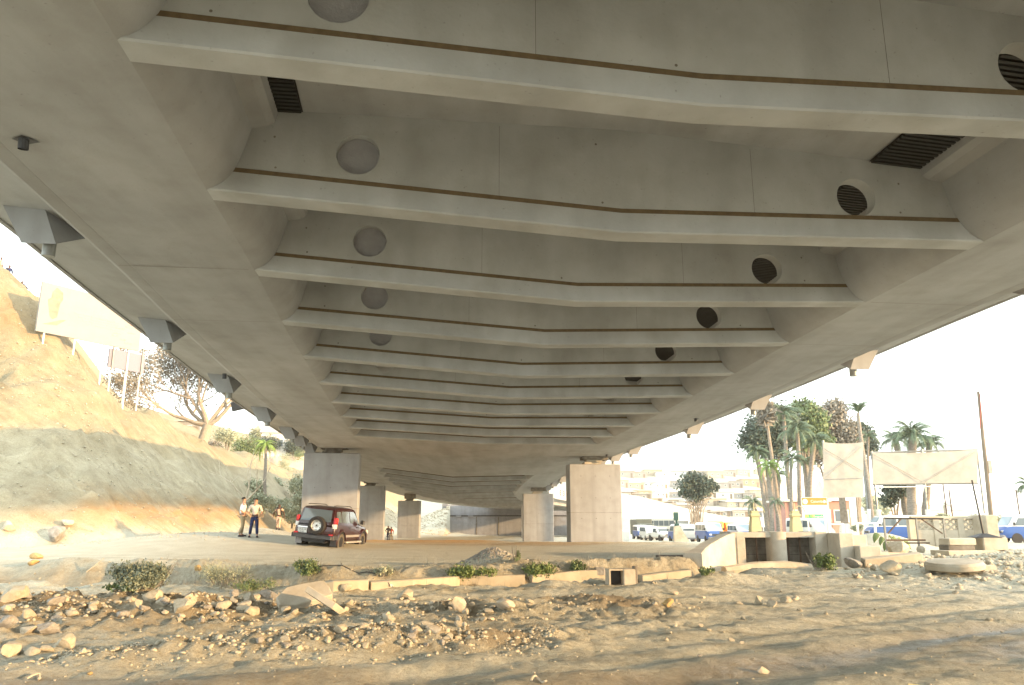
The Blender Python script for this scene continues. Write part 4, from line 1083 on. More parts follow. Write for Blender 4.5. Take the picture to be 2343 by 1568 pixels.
# ================================================================ PEOPLE
M['skin'] = pmat('skin', (.42, .24, .16), .6); M['darkskin'] = pmat('dark_skin', (.09, .045, .03), .6)
M['hair'] = pmat('black_hair', (.012, .010, .010), .7)
M['shirt_white'] = pmat('white_shirt', (.74, .73, .74), .85, var=.12, scale=12); M['shirt_pink'] = pmat('pale_pink_shirt', (.66, .56, .50), .85, var=.12, scale=12)
M['khaki'] = pmat('khaki_trousers', (.34, .27, .165), .9, var=.15, scale=10); M['denim'] = pmat('dark_denim', (.02, .035, .12), .9, var=.3, scale=12)
M['shoe'] = pmat('dark_shoes', (.02, .02, .03), .5); M['peach'] = pmat('peach_clothes', (.70, .48, .36), .9, var=.15, scale=12)
def skin_obj(name, verts, edges, radii, mat, parent=None, sub=1, root=0):
    me_ = bpy.data.meshes.new(name); me_.from_pydata(verts, edges, []); me_.materials.append(mat)
    o = bpy.data.objects.new(name, me_); COL.objects.link(o)
    if parent: o.parent = parent; CH.setdefault(parent.name, []).append(o)
    md = o.modifiers.new('skin', 'SKIN'); md.use_smooth_shade = True
    sv = me_.skin_vertices[0].data
    for i, r in enumerate(radii):
        sv[i].radius = r if isinstance(r, tuple) else (r, r); sv[i].use_root = (i == root)
    o.modifiers.new('sub', 'SUBSURF').levels = sub; o.modifiers['sub'].render_levels = sub
    return o
def person(label, loc, heading, h=1.75, skin='skin', shirt='shirt_white', trousers='khaki', pose=None, sleeves=True, hair=True, group=None, cat='person', head_turn=0, extra=None, fingers=True):
    """stands facing +X before turning; pose gives left/right elbow, hand, knee and foot positions for a 1.75 m body"""
    k = h / 1.75
    p = dict(el=(-.02, .30, 1.12), hl=(.05, .27, .86), er=(-.02, -.30, 1.12), hr=(.05, -.27, .86), kl=(.03, .11, .50), fl=(-.02, .13, .07), kr=(.03, -.11, .50), fr=(-.02, -.13, .07), lean=0)
    if pose: p.update(pose)
    t = empty('person', loc, R(90 - heading)); tag(t, label, cat, group)
    V = []; E = []; RD = []
    def a(v, r, frm=None):
        V.append(tuple(c * k for c in v)); RD.append((r[0] * k, r[1] * k) if isinstance(r, tuple) else r * k)
        if frm is not None: E.append((frm, len(V) - 1))
        return len(V) - 1
    ln = p['lean']
    pel = a((0, 0, .94), (.135, .12)); wa = a((ln * .3, 0, 1.08), (.13, .105), pel); ch = a((ln * .7, 0, 1.28), (.155, .115), wa); sh = a((ln, 0, 1.42), (.12, .085), ch)
    nk = a((ln, 0, 1.50), .056, sh); hd0 = a((ln + .015, 0, 1.58), (.072, .085), nk); hd1 = a((ln + .01, 0, 1.66), (.078, .092), hd0); a((ln + .005, 0, 1.72), (.05, .06), hd1)
    for sg, e_, hn, kn, ft in ((1, 'el', 'hl', 'kl', 'fl'), (-1, 'er', 'hr', 'kr', 'fr')):
        s1 = a((ln, sg * .17, 1.41), .062, sh); el = a(p[e_], .043, s1); hd = p[hn]; wr = a(hd, .027, el)
        dv = (Vector(hd) - Vector(p[e_])).normalized()
        pm = Vector(hd) + dv * .05; pa = a(pm, (.034, .018), wr)
        if fingers:
            side = Vector((1, 0, 0)) if abs(dv.x) < .8 else Vector((0, 0, 1))
            for q_, (off, ln_) in enumerate(((-.026, .062), (-.009, .078), (.009, .072), (.026, .055))):
                m1 = a(pm + dv * .035 + side * off, .009, pa); m2 = a(pm + dv * (.035 + ln_ * .55) + side * off * 1.1, .0085, m1); a(pm + dv * (.035 + ln_ * .85) + side * off * 1.1 + Vector((0, -sg * .02, 0)), .007, m2)
            th = a(Vector(hd) + dv * .03 + side * .045, .011, wr); a(Vector(hd) + dv * .075 + side * .055, .009, th)
        hp = a((0, sg * .085, .90), (.095, .09), pel); kn_ = a(p[kn], .058, hp); an = a(Vector(p[ft]) + Vector((-.02, 0, .02)), .038, kn_); a(Vector(p[ft]) + Vector((.13, sg * .02, -.03)), (.035, .03), an)
    body = skin_obj('body', V, E, RD, M[skin], t)
    # shirt
    V, E, RD = [], [], []
    c0 = a((0, 0, .95), (.155, .135)); c1 = a((ln * .3, 0, 1.08), (.15, .125), c0); c2 = a((ln * .7, 0, 1.28), (.175, .135), c1); c3 = a((ln, 0, 1.42), (.14, .10), c2); a((ln, 0, 1.47), (.075, .07), c3)
    for sg, e_, hn in ((1, 'el', 'hl'), (-1, 'er', 'hr')):
        s1 = a((ln, sg * .185, 1.41), .078, c3); mid = Vector((ln, sg * .18, 1.41)).lerp(Vector(p[e_]), .55); m_ = a(mid, .066, s1)
        if sleeves: e1 = a(p[e_], .06, m_)
    skin_obj('shirt', V, E, RD, M[shirt], t)
    V, E, RD = [], [], []
    c0 = a((0, 0, .98), (.15, .13)); c1 = a((0, 0, .90), (.155, .135), c0)
    for sg, kn, ft in ((1, 'kl', 'fl'), (-1, 'kr', 'fr')):
        hp = a((0, sg * .09, .84), (.105, .10), c1); k1 = a(p[kn], .078, hp); a(Vector(p[ft]) + Vector((-.02, 0, .05)), .072, k1)
    skin_obj('trousers', V, E, RD, M[trousers], t)
    mb = MB()
    for ft, sg in (('fl', 1), ('fr', -1)):
        f = Vector(p[ft]) * k
        mb.bbox(f.x - .07 * k, f.x + .20 * k, f.y - .048 * k + sg * .01, f.y + .048 * k + sg * .01, f.z - .075 * k, f.z - .0 * k, .03 * k)
    mb.build('shoes', M['shoe'], t)
    mb = MB(); mb.tube([(0, 0, .965 * k), (0, 0, 1.0 * k)], [.155 * k, .152 * k], 14); mb.build('belt', M['shoe'], t, smooth=40)
    hc = Vector((ln + .012, 0, 1.64)) * k
    hm = Matrix.Translation(hc) @ Matrix.Rotation(R(head_turn), 4, 'Z')
    mb = MB()
    for s_ in (-1, 1): mb.sphere(hm @ Vector((.088 * k, s_ * .034 * k, .0)), .011 * k, 6, 5)
    mb.sphere(hm @ Vector((.078 * k, 0, -.06 * k)), .02 * k, 6, 5, (.5, 1.2, .35)); mb.build('eyes_and_mouth', M['hair'], body)
    mb = MB(); mb.tube([hm @ Vector((.08 * k, 0, .01)), hm @ Vector((.112 * k, 0, -.03 * k))], [.008 * k, .016 * k], 6)
    for s_ in (-1, 1): mb.sphere(hm @ Vector((0, s_ * .084 * k, -.01)), .026 * k, 6, 5, (.7, .4, 1))
    mb.build('nose_and_ears', M[skin], body)
    if hair:
        mb = MB(); rings = []
        for i in range(6):
            th = math.pi * .56 * i / 5
            rings.append([hm @ Vector((-.02 * k + .098 * k * math.sin(th) * math.cos(2 * math.pi * j / 14), .09 * k * math.sin(th) * math.sin(2 * math.pi * j / 14), .02 * k + .088 * k * math.cos(th) + (.012 * k * math.sin(j * 2.1)) + (.035 * k if math.cos(2 * math.pi * j / 14) > .3 and i == 5 else 0))) for j in range(14)])
        mb.loft(rings[1:], True, False); mb.build('hair', M['hair'], t, smooth=True)
    if extra: extra(t, k)
    return t
def ppos(u, y): 
    p = at(u, 1196, y); return (p.x, y, G(p.x, y))
person('man in white shirt and khaki trousers, hand on hip, looking to the right', ppos(554, 37.0), 62, 1.78, 'skin', 'shirt_white', 'khaki',
       dict(er=(-.16, -.36, 1.14), hr=(.02, -.20, 1.02), el=(-.05, .27, 1.13), hl=(.12, .24, .95), kl=(.05, .10, .5), fl=(.04, .11, .07), fr=(-.10, -.12, .07)), head_turn=-8)
person('man in pale pink shirt and dark blue jeans, thumbs in his pockets, facing us', ppos(582, 37.0), 165, 1.76, 'skin', 'shirt_pink', 'denim',
       dict(er=(-.05, -.33, 1.13), hr=(.10, -.16, .98), el=(-.05, .31, 1.13), hl=(.06, .20, .93), kr=(.03, -.13, .5), fr=(0, -.17, .07), kl=(.03, .12, .5), fl=(0, .15, .07)), head_turn=6)
def pack(t, k):
    mb = MB(); mb.bbox(-.34 * k, -.14 * k, -.16 * k, .16 * k, 1.05 * k, 1.48 * k, .04); mb.build('backpack', M['black'], t)
    mb = MB()
    for s_ in (-1, 1): mb.tube([(-.14 * k, s_ * .13 * k, 1.5 * k), (.02 * k, s_ * .13 * k, 1.53 * k), (.15 * k, s_ * .13 * k, 1.38 * k), (.15 * k, s_ * .14 * k, 1.12 * k), (-.12 * k, s_ * .16 * k, 1.05 * k)], .028 * k, 6)
    mb.build('strap', M['black'], t)
person('dark-skinned walker in peach clothes carrying a black backpack, behind the two men', ppos(637, 54), 172, 1.72, 'darkskin', 'peach', 'peach',
       dict(er=(.02, -.33, 1.15), hr=(.10, -.36, .92), el=(-.1, .32, 1.15), hl=(-.05, .36, .88), kl=(.14, .09, .5), fl=(.16, .10, .07), kr=(-.02, -.09, .5), fr=(-.16, -.10, .1)), sleeves=False, extra=pack, hair=False)
# two people with a bicycle between the far piers
person('person in black walking behind the bicycle between the far piers', ppos(888.5, 92), 10, 1.78, 'darkskin', 'black', 'denim', dict(hr=(.35, -.22, .98), hl=(.3, .25, 1.0), kl=(.12, .1, .5), fl=(.1, .1, .07)), hair=False, fingers=False)
person('person in red-brown top holding the bicycle between the far piers', ppos(895.5, 93), 190, 1.68, 'darkskin', 'redpaint', 'khaki', dict(hr=(.3, -.2, 1.0), kr=(.1, -.1, .5)), hair=False, fingers=False)
x, y, z = ppos(892, 91)
bk = empty('bicycle', (x, y, z), R(70)); tag(bk, 'small dark bicycle held by two people between the far piers', 'bicycle')
def torus(mb, c, r, w, n=20):
    pts = [Vector(c) + Vector((math.cos(2 * math.pi * i / n) * r, 0, math.sin(2 * math.pi * i / n) * r)) for i in range(n + 1)]; mb.tube(pts, w, 5, False)
for x_ in (-.52, .52):
    mb = MB(); torus(mb, (x_, 0, .34), .33, .022)
    for i in range(6): mb.tube([(x_, 0, .34), (x_ + math.cos(i) * .32, 0, .34 + math.sin(i) * .32)], .004, 4)
    mb.build('wheel', M['rubber'], bk)
mb = MB()
for a_, c_ in (((-.52, 0, .34), (-.15, 0, .78)), ((-.52, 0, .34), (-.05, 0, .32)), ((-.05, 0, .32), (-.17, 0, .86)), ((-.05, 0, .32), (.35, 0, .76)), ((-.15, 0, .78), (.35, 0, .84)), ((.35, 0, .72), (.52, 0, .34)), ((.36, 0, .7), (.32, 0, 1.0))): mb.tube([a_, c_], .018, 6)
mb.build('frame', M['steel'], bk)
mb = MB(); mb.bbox(-.30, -.04, -.07, .07, .88, .94, .02); mb.build('saddle', M['black'], bk)
mb = MB(); mb.tube([(.25, -.28, 1.0), (.33, 0, 1.02), (.25, .28, 1.0)], .014, 6); mb.build('handlebar', M['steel'], bk)
# people on top of the cut slope
for u, v, y, lab, sh_, hd in ((22, 612, 60, 'standing figure in dark blue at the top edge of the cut slope', 'denim', 120), (62, 632, 60, 'bending figure in dark clothes on top of the cut slope', 'denim', 200), (-1, 620, 60, 'figure in pink half cut off at the left edge on top of the slope', 'peach', 90)):
    p_ = at(u, v, y); z = G(p_.x, y)
    person(lab, (p_.x, y, z), hd, 1.7, 'darkskin', sh_, 'denim' if u > 0 else 'peach', dict(lean=.32 if u == 62 else 0, hl=(.4, .25, .9), hr=(.35, -.25, .85)) if u == 62 else None, hair=False, fingers=False)
# ================================================================ PLANTS
M['bark'] = pmat('palm_bark', (.34, .31, .27), .95, col2=(.20, .175, .15), scale=5, bump=.6, bscale=12, stretch=(1, 1, 3))
M['greybark'] = pmat('grey_bark', (.36, .30, .24), .95, col2=(.24, .20, .16), scale=5, bump=.4)
M['palebark'] = pmat('pale_bark', (.40, .34, .27), .95, col2=(.28, .235, .19), scale=5)
def leafmat(name, c, c2, tr=.25):
    m_ = pmat(name, c, .65, col2=c2, scale=.9, detail=3); b_ = m_.node_tree.nodes['Principled BSDF']
    return m_
M['leaf_dark'] = leafmat('dark_foliage', (.115, .155, .12), (.055, .08, .065))
M['leaf_mid'] = leafmat('green_foliage', (.20, .27, .12), (.11, .155, .07))
M['leaf_lime'] = leafmat('bright_foliage', (.20, .27, .09), (.11, .16, .06))
M['leaf_grey'] = leafmat('grey_green_foliage', (.24, .28, .21), (.12, .15, .11))
M['leaf_dry'] = leafmat('dry_foliage', (.31, .29, .245), (.20, .185, .16))
M['leaf_pale'] = leafmat('dusty_foliage', (.46, .48, .35), (.32, .35, .25))
M['frond'] = leafmat('palm_frond', (.145, .205, .125), (.075, .115, .07))
M['frond_lime'] = leafmat('young_palm_frond', (.27, .38, .08), (.16, .25, .07))
M['frond_dry'] = leafmat('dry_palm_frond', (.30, .24, .15), (.2, .16, .11))
def leaves(name, blobs, n, size, mat, parent=None, seed=1, dens=1.0, flat=.0, elong=1.6):
    """leaf clumps: thousands of small faces gathered in tufts inside the blobs [(centre, radii)]"""
    nr = np.random.RandomState(seed)
    vol = np.array([b_[1][0] * b_[1][1] * b_[1][2] for b_ in blobs]) ** .67; vol /= vol.sum()
    tufts = max(6, n // 14); which = nr.choice(len(blobs), tufts, p=vol)
    C = np.array([list(b_[0]) for b_ in blobs])[which]; RR = np.array([list(b_[1]) for b_ in blobs])[which]
    d = nr.normal(size=(tufts, 3)); d /= np.linalg.norm(d, axis=1)[:, None]
    rad = nr.rand(tufts) ** .42
    tc0 = C + d * rad[:, None] * RR
    per = n // tufts; ts = RR.mean(1) * .24
    P = (tc0[:, None, :] + nr.normal(size=(tufts, per, 3)) * ts[:, None, None]).reshape(-1, 3)
    m_ = len(P); a = nr.normal(size=(m_, 3)); a /= np.linalg.norm(a, axis=1)[:, None]
    b2_ = nr.normal(size=(m_, 3)); b2_ -= (b2_ * a).sum(1)[:, None] * a; b2_ /= np.linalg.norm(b2_, axis=1)[:, None]
    s = size * (.6 + .8 * nr.rand(m_, 1))
    V = np.stack([P - a * s * elong / 2, P + b2_ * s / 2, P + a * s * elong / 2, P - b2_ * s / 2], 1).reshape(-1, 3).astype(np.float32)
    me_ = bpy.data.meshes.new(name); me_.vertices.add(len(V)); me_.vertices.foreach_set('co', V.ravel())
    me_.loops.add(m_ * 4); me_.loops.foreach_set('vertex_index', np.arange(m_ * 4, dtype=np.int32)); me_.polygons.add(m_)
    me_.polygons.foreach_set('loop_start', np.arange(0, m_ * 4, 4, dtype=np.int32)); me_.polygons.foreach_set('loop_total', np.full(m_, 4, np.int32)); me_.update(calc_edges=True)
    me_.materials.append(mat); o = bpy.data.objects.new(name, me_); COL.objects.link(o)
    if parent: o.parent = parent; CH.setdefault(parent.name, []).append(o)
    return o
def branchy(mb, p, d, ln, r, depth, rr, tips, spread=.55, up=.12, n=3, taper=.62):
    p = Vector(p); d = Vector(d).normalized(); pts = [p]; q_ = p.copy(); dd = d.copy()
    for k in range(3):
        dd = (dd + Vector((rr.gauss(0, .13), rr.gauss(0, .13), rr.gauss(0, .08) + up * .3))).normalized(); q_ = q_ + dd * ln / 3; pts.append(q_.copy())
    mb.tube(pts, [r, r * .86, r * .74, r * taper], 6 if r > .03 else 4, False)
    if depth == 0: tips.append(q_); return
    for k in range(n if depth > 1 else n + 1):
        ax = Vector((rr.gauss(0, 1), rr.gauss(0, 1), rr.gauss(0, .5))); ax = (ax - dd * ax.dot(dd)).normalized()
        nd = (dd + ax * rr.uniform(spread * .6, spread * 1.5) + Vector((0, 0, up))).normalized()
        branchy(mb, q_ if k else pts[2], nd, ln * rr.uniform(.62, .85), r * taper * rr.uniform(.75, 1), depth - 1, rr, tips, spread, up, n, taper)
def tree(u, y, blobs_px, n, size, mat, label, trunk=((0, 0),), tr=.12, seed=1, name='tree', group=None, base_dz=0, stems=1, depth_ratio=.8):
    """blobs_px: crown parts as (u, v, radius_px[, squash]) seen at distance y"""
    p = at(u, 1196, y); z = G(p.x, y) + base_dz
    t = empty(name, (p.x, y, z)); tag(t, label, 'tree', group); rr = random.Random(seed)
    bl = []
    for b_ in blobs_px:
        c = at(b_[0], b_[1], y); r = b_[2] * y / 1786; sq = b_[3] if len(b_) > 3 else .85
        bl.append(((c.x - p.x, rr.uniform(-.4, .4) * r, c.z - z), (r, r * depth_ratio, r * sq)))
    mb = MB()
    for k in range(stems):
        off = (k - (stems - 1) / 2) * tr * 2.2
        for b_ in bl:
            c = Vector(b_[0]); m_ = Vector((off * 1.5 + c.x * .25, c.y * .2, c.z * .55))
            mb.tube([(off, 0, -.3), (off * 1.3 + m_.x * .5, m_.y * .5, m_.z * .5), m_, c], [tr, tr * .8, tr * .6, tr * .18], 7, False)
            if k == 0:
                tips = []; branchy(mb, m_.lerp(c, .5), c - m_, b_[1][0] * .6, tr * .3, 1, rr, tips, .8, .1)
    mb.build('trunk', M['greybark'], t, smooth=50)
    leaves('crown', bl, n, size, M[mat], t, seed)
    return t
# ---- palms
def frond_mesh(L_, droop, seed, nl=26, w=.55, mat='frond', up=.6):
    r = random.Random(seed); mb = MB(); pts = []
    for k in range(9):
        f = k / 8; pts.append(Vector((L_ * (f - .18 * droop * f * f), r.uniform(-.01, .01), L_ * (up * f - (up * .75 + droop * .55) * f * f))))
    mb.tube(pts, [.03 * L_ / 2.4 * (1 - .8 * k / 8) + .006 for k in range(9)], 4, False)
    for k in range(nl):
        f = .14 + .86 * k / (nl - 1); i = min(int(f * 8), 7); g = f * 8 - i; p = pts[i].lerp(pts[i + 1], g); t_ = (pts[i + 1] - pts[i]).normalized()
        ll = w * L_ / 2.4 * math.sin(math.pi * (.16 + .80 * f)) ** .7 * r.uniform(.8, 1.1)
        for s_ in (-1, 1):
            dr = (Vector((0, s_, 0)) * .8 + t_ * .55 + Vector((0, 0, -.25 - .45 * r.random()))).normalized()
            tip = p + dr * ll + Vector((0, 0, -.16 * ll)); wd = t_ * (.028 * L_ / 2.4 + .010)
            mb.add([p - wd, p + wd, tip], [(0, 1, 2)])
    me_ = bpy.data.meshes.new('frond'); me_.from_pydata(mb.v, [], mb.f); me_.materials.append(M[mat]); return me_
FR = {}
def palm(u, vtop, y, crown_px, label, trunk_r=.16, n=22, mat='frond', lean=(0, 0), droop=.55, seed=1, group='palm trees behind the culvert', up=.9, name='palm_tree', nl=26, dead=0, ubase=None, narrow=False, vbase=None):
    pb = at(ubase if ubase is not None else u, 1196, y); z = G(pb.x, y); pt = at(u, vtop, y); H = pt.z - z; r = random.Random(seed)
    t = empty(name, (pb.x, y, z)); tag(t, label, 'palm', group)
    dx = pt.x - pb.x
    mb = MB(); pts = []; rd = []
    m_ = 14
    for k in range(m_ + 1):
        f = k / m_; pts.append((dx * f ** 1.3 + .05 * math.sin(f * 7 + seed), .1 * math.sin(f * 4 + seed), -.3 + (H + .3) * f)); rd.append(trunk_r * (1.15 - .35 * f + (.10 if k % 2 else 0)))
    mb.tube(pts, rd, 9); mb.build('trunk', M['bark'], t, smooth=60)
    L_ = crown_px * y / 1786 * 1.15
    key = (mat, round(L_, 1), droop, up, nl)
    if key not in FR: FR[key] = [frond_mesh(L_, droop * f, 3 + i, nl, .6, mat, up * g) for i, (f, g) in enumerate(((1, 1), (.7, 1.15), (1.3, .8)))]
    if dead and 'dead' not in FR: FR['dead'] = [frond_mesh(L_ * .8, 1.6, 9, 16, .5, 'frond_dry', .1)]
    for k in range(n):
        f = k / n
        o = bpy.data.objects.new('frond', FR[key][k % 3]); COL.objects.link(o); o.parent = t
        o.location = (dx, 0, H - .05 * f); a = k * 2.4 + r.uniform(-.3, .3)
        el = (70 - 85 * f) if not narrow else (82 - 30 * f)
        o.rotation_euler = (r.uniform(-.2, .2), -R(el - 28), a); s = r.uniform(.85, 1.05) * (.8 + .2 * f); o.scale = (s, s, s)
    for k in range(dead):
        o = bpy.data.objects.new('dead_frond', FR['dead'][0]); COL.objects.link(o); o.parent = t; o.location = (dx, 0, H - .3); o.rotation_euler = (0, R(35 + r.uniform(0, 20)), k * 1.9); o.scale = (.7, .7, .7)
    return t
# trees right of the bridge (crown parts measured at their distance)
tree(1765, 84, [(1742, 985, 42), (1775, 955, 38), (1722, 1010, 34), (1765, 1015, 40), (1800, 975, 36)], 15000, .20, 'leaf_dark', 'big dark blue-green round-crowned tree behind the palms, left of the two blank tarpaulins', tr=.28, seed=3, name='broadleaf_tree', group=None)
tree(1850, 88, [(1850, 965, 36), (1835, 940, 26), (1870, 1000, 30), (1828, 1000, 32)], 9000, .22, 'leaf_mid', 'mid green tree between the dark round tree and the dry brown tree', tr=.25, seed=4, name='broadleaf_tree')
tree(1905, 90, [(1895, 955, 34), (1915, 935, 26), (1930, 985, 34), (1890, 1000, 40), (1945, 1005, 30), (1870, 1030, 36)], 12000, .20, 'leaf_dry', 'dusty brown dry-leaved tree above the tall tarpaulin', tr=.28, seed=5, name='broadleaf_tree')
tree(1965, 92, [(1970, 990, 26), (1985, 1020, 24), (1945, 1015, 24)], 5000, .22, 'leaf_dark', 'dark green tree behind the gap between the two tarpaulins', tr=.2, seed=6, name='broadleaf_tree')
tree(1592, 104, [(1572, 1108, 23), (1592, 1100, 22), (1612, 1112, 22), (1590, 1125, 24), (1635, 1113, 9), (1563, 1125, 12)], 7000, .20, 'leaf_dark', 'small round dark tree standing alone among the traffic', tr=.10, seed=8, name='broadleaf_tree', stems=3)
tree(2050, 68, [(2040, 1125, 22, .9), (2060, 1112, 24, .7), (2030, 1145, 14)], 3500, .17, 'leaf_dark', 'dark leafy tree seen beneath the wide tarpaulin', tr=.13, seed=9, name='broadleaf_tree')
tree(2030, 170, [(2010, 1160, 22), (1985, 1150, 16)], 1600, .5, 'leaf_pale', 'pale hazy far-off tree beneath the left end of the wide tarpaulin', tr=.2, seed=10, name='broadleaf_tree')
PD = 74
palm(1790, 950, 78, 52, 'palm with a wide crown rising beside the dark round tree', .19, 26, seed=1, ubase=1812)
palm(1822, 985, 74, 48, 'palm whose drooping crown hangs in front of the mid green tree', .2, 26, seed=2, ubase=1832)
palm(1728, 1035, 72, 40, 'leftmost drooping palm below the dark round tree', .18, 22, seed=3, ubase=1757, droop=.8)
palm(1757, 1068, 68, 40, 'short palm with bright lime fronds', .17, 18, 'frond_lime', seed=4, ubase=1765, droop=.8)
palm(1812, 1050, 66, 42, 'slim palm with a pale umbrella-like crown beside the right yellow pillar', .13, 20, seed=5, ubase=1806, droop=.9)
palm(1862, 1010, 76, 44, 'palm partly hidden behind the left edge of the tall tarpaulin', .22, 24, seed=6, ubase=1845)
palm(1778, 1085, 72, 30, 'shaggy palm in the middle of the trunk cluster', .22, 16, seed=7, ubase=1780, dead=4)
palm(1840, 1060, 78, 34, 'shaggy palm just left of the town sign', .24, 18, seed=8, ubase=1858, dead=5)
palm(1722, 1150, 60, 34, 'low young palm left of the left yellow lamp pillar', .10, 14, seed=9, ubase=1745, droop=.9)
palm(1775, 1150, 60, 26, 'low young palm between the two yellow lamp pillars', .12, 12, seed=10, ubase=1782, droop=.8)
palm(1964, 945, 62, 34, 'tall slender palm with a narrow upright tuft between the tarpaulins', .15, 16, seed=11, ubase=1996, narrow=True, droop=.25, group=None)
palm(1985, 1000, 70, 30, 'small crowned palm just right of the tall slender palm', .12, 14, seed=12, ubase=1992, group=None)
palm(2085, 1000, 64, 62, 'thick date palm with the fullest crown above the wide tarpaulin', .34, 34, seed=13, group='date palms behind the wide tarpaulin', up=1.1)
palm(2045, 1005, 68, 40, 'date palm leaning out to the left behind the wide tarpaulin', .26, 24, seed=14, group='date palms behind the wide tarpaulin', ubase=2078)
palm(2125, 1015, 66, 42, 'date palm on the right side of the trio behind the wide tarpaulin', .28, 26, seed=15, group='date palms behind the wide tarpaulin', ubase=2112)
palm(2350, 1110, 60, 36, 'palm whose fronds reach in at the right edge of the picture', .2, 20, seed=16, group=None)
palm(2162, 1155, 190, 16, 'tiny far-off palm on the horizon under the wide tarpaulin', .3, 14, seed=17, group=None, nl=12)
p_ = at(1772, 1196, 70); t = empty('dead_palm', (p_.x, 70, G(p_.x, 70))); tag(t, 'tall bare grey palm trunk with a small withered tuft near the bridge edge', 'palm')
mb = MB(); tp_ = at(1768, 940, 70); H_ = tp_.z - G(p_.x, 70); mb.tube([(.5, 0, -.3), (.35, 0, H_ * .4), (-.1, 0, H_)], [.2, .17, .12], 9); mb.build('trunk', M['greybark'], t, smooth=60)
leaves('tuft', [((-.1, 0, H_ - .3), (.8, .8, 1.0))], 500, .22, M['leaf_dry'], t, 4, elong=4)
# bare umbrella-shaped tree on the left, leaves sparse
def bare_tree(u, y, v0, label, spec, seed=2, leaf=9000):
    p = at(u, v0, y); t = empty('bare_tree', p); tag(t, label, 'tree'); rr = random.Random(seed); mb = MB(); tips = []
    mb.tube([(0, 0, -3), (.15, 0, 0), (.5, 0, 1.6)], [.62, .5, .42], 10, False)
    for tx, ty, tz, ln in spec:
        branchy(mb, (.5, 0, 1.5), (tx, ty, tz), ln, .24, 5, rr, tips, .62, .10, 3, .60)
    mb.build('trunk', M['palebark'], t, smooth=60)
    nr = np.random.RandomState(seed); bl = [((q_.x, q_.y, q_.z + .15), (1.1, 1.1, .7)) for q_ in tips]
    leaves('crown', bl, leaf, .12, M['leaf_dry'], t, seed)
    return t
bare_tree(460, 74, 1010, 'large bare umbrella-shaped tree with sparse pale leaves behind the cut slope', [(-.85, .1, .55, 3.3), (-.45, .3, .8, 3.2), (-.15, -.2, .9, 3.2), (.35, .2, .75, 3.0), (.75, 0, .45, 3.0), (-1.0, -.1, .25, 3.2)], 3, 30000)
# drooping side limb and low twin-stemmed shrub
def shrub(u, v, y, rpx, n, size, mat, label, name='bush', seed=1, sq=.8, group=None, stems=True, cat='bush'):
    p = at(u, v, y); z = min(p.z, G(p.x, y) + 9); t = empty(name, (p.x, y, z)); tag(t, label, cat, group); r = rpx * y / 1786
    rr = random.Random(seed)
    leaves('foliage', [((rr.uniform(-.4, .4) * r, rr.uniform(-.3, .3) * r, r * (.5 + rr.uniform(-.15, .25))), (r * rr.uniform(.55, .8), r * .6, r * sq * rr.uniform(.5, .8))) for _ in range(4)], n, size, M[mat], t, seed)
    if stems:
        mb = MB()
        for k in range(5): mb.tube([(rr.uniform(-.1, .1) * r, 0, -.6 * r if y > 60 else -.1), (rr.uniform(-.3, .3) * r, 0, r * .5), (rr.uniform(-.6, .6) * r, rr.uniform(-.4, .4) * r, r)], [.05 * r, .035 * r, .012 * r], 5, False)
        mb.build('stems', M['greybark'], t)
    return t
# vegetation of the left valley: every bush a thing
rr = random.Random(12)
VB = [(560, 1180, 62, 26, 'leaf_pale', 'pale dusty bush right behind the man in the white shirt'), (600, 1150, 66, 30, 'leaf_pale', 'tall pale dusty bush between the two men, behind them'), (575, 1115, 74, 26, 'leaf_mid', 'green bush at the foot of the bare pale tree'), (640, 1165, 72, 30, 'leaf_pale', 'pale bush behind the walker with the backpack'),
      (668, 1180, 68, 26, 'leaf_pale', 'low dusty bush between the walker and the left pier'), (690, 1150, 74, 30, 'leaf_mid', 'green bush touching the left edge of the nearest left pier'), (675, 1110, 86, 28, 'leaf_pale', 'dusty bush on the slope left of the nearest left pier'), (620, 1110, 88, 24, 'leaf_pale', 'dusty bush half way up the valley slope'),
      (540, 1090, 96, 36, 'leaf_dry', 'dry brown thicket behind the cut slope'), (500, 1060, 104, 40, 'leaf_mid', 'green thicket below the bare umbrella tree'), (560, 1025, 120, 34, 'leaf_mid', 'green tree clump on the valley rim under the bare tree'), (520, 1000, 130, 30, 'leaf_pale', 'hazy pale clump above the valley rim'), (620, 1018, 150, 26, 'leaf_dark', 'dark clump left of the white hillside house'),
      (668, 1022, 150, 28, 'leaf_dark', 'dark blue-green tree right of the white hillside house'), (690, 1035, 156, 22, 'leaf_pale', 'silvery tree against the left edge of the nearest left pier'), (590, 995, 160, 26, 'leaf_pale', 'pale tree clump above the white hillside house'), (480, 1030, 118, 26, 'leaf_dry', 'dry clump left of the trunk of the bare tree')]
for i, (u, v, y, rp, mt, lab) in enumerate(VB): shrub(u, v + rp * .5, y, rp, 4200, .05 + y * .0007, 'leaf_pale' if (mt == 'leaf_mid' and y < 100) else mt, lab, 'bush', 20 + i)
for i in range(30):
    u = rr.uniform(545, 700); v = rr.uniform(1052, 1205); y = 72 + (1205 - v) * .5 + rr.uniform(-4, 4)
    shrub(u, v, y, rr.uniform(10, 22), 1100, .085, rr.choice(['leaf_pale', 'leaf_pale', 'leaf_mid', 'leaf_dry']), 'small dusty bush scattered on the pale valley slope left of the piers', 'bush', 120 + i, .8, 'bushes on the valley slope', False)
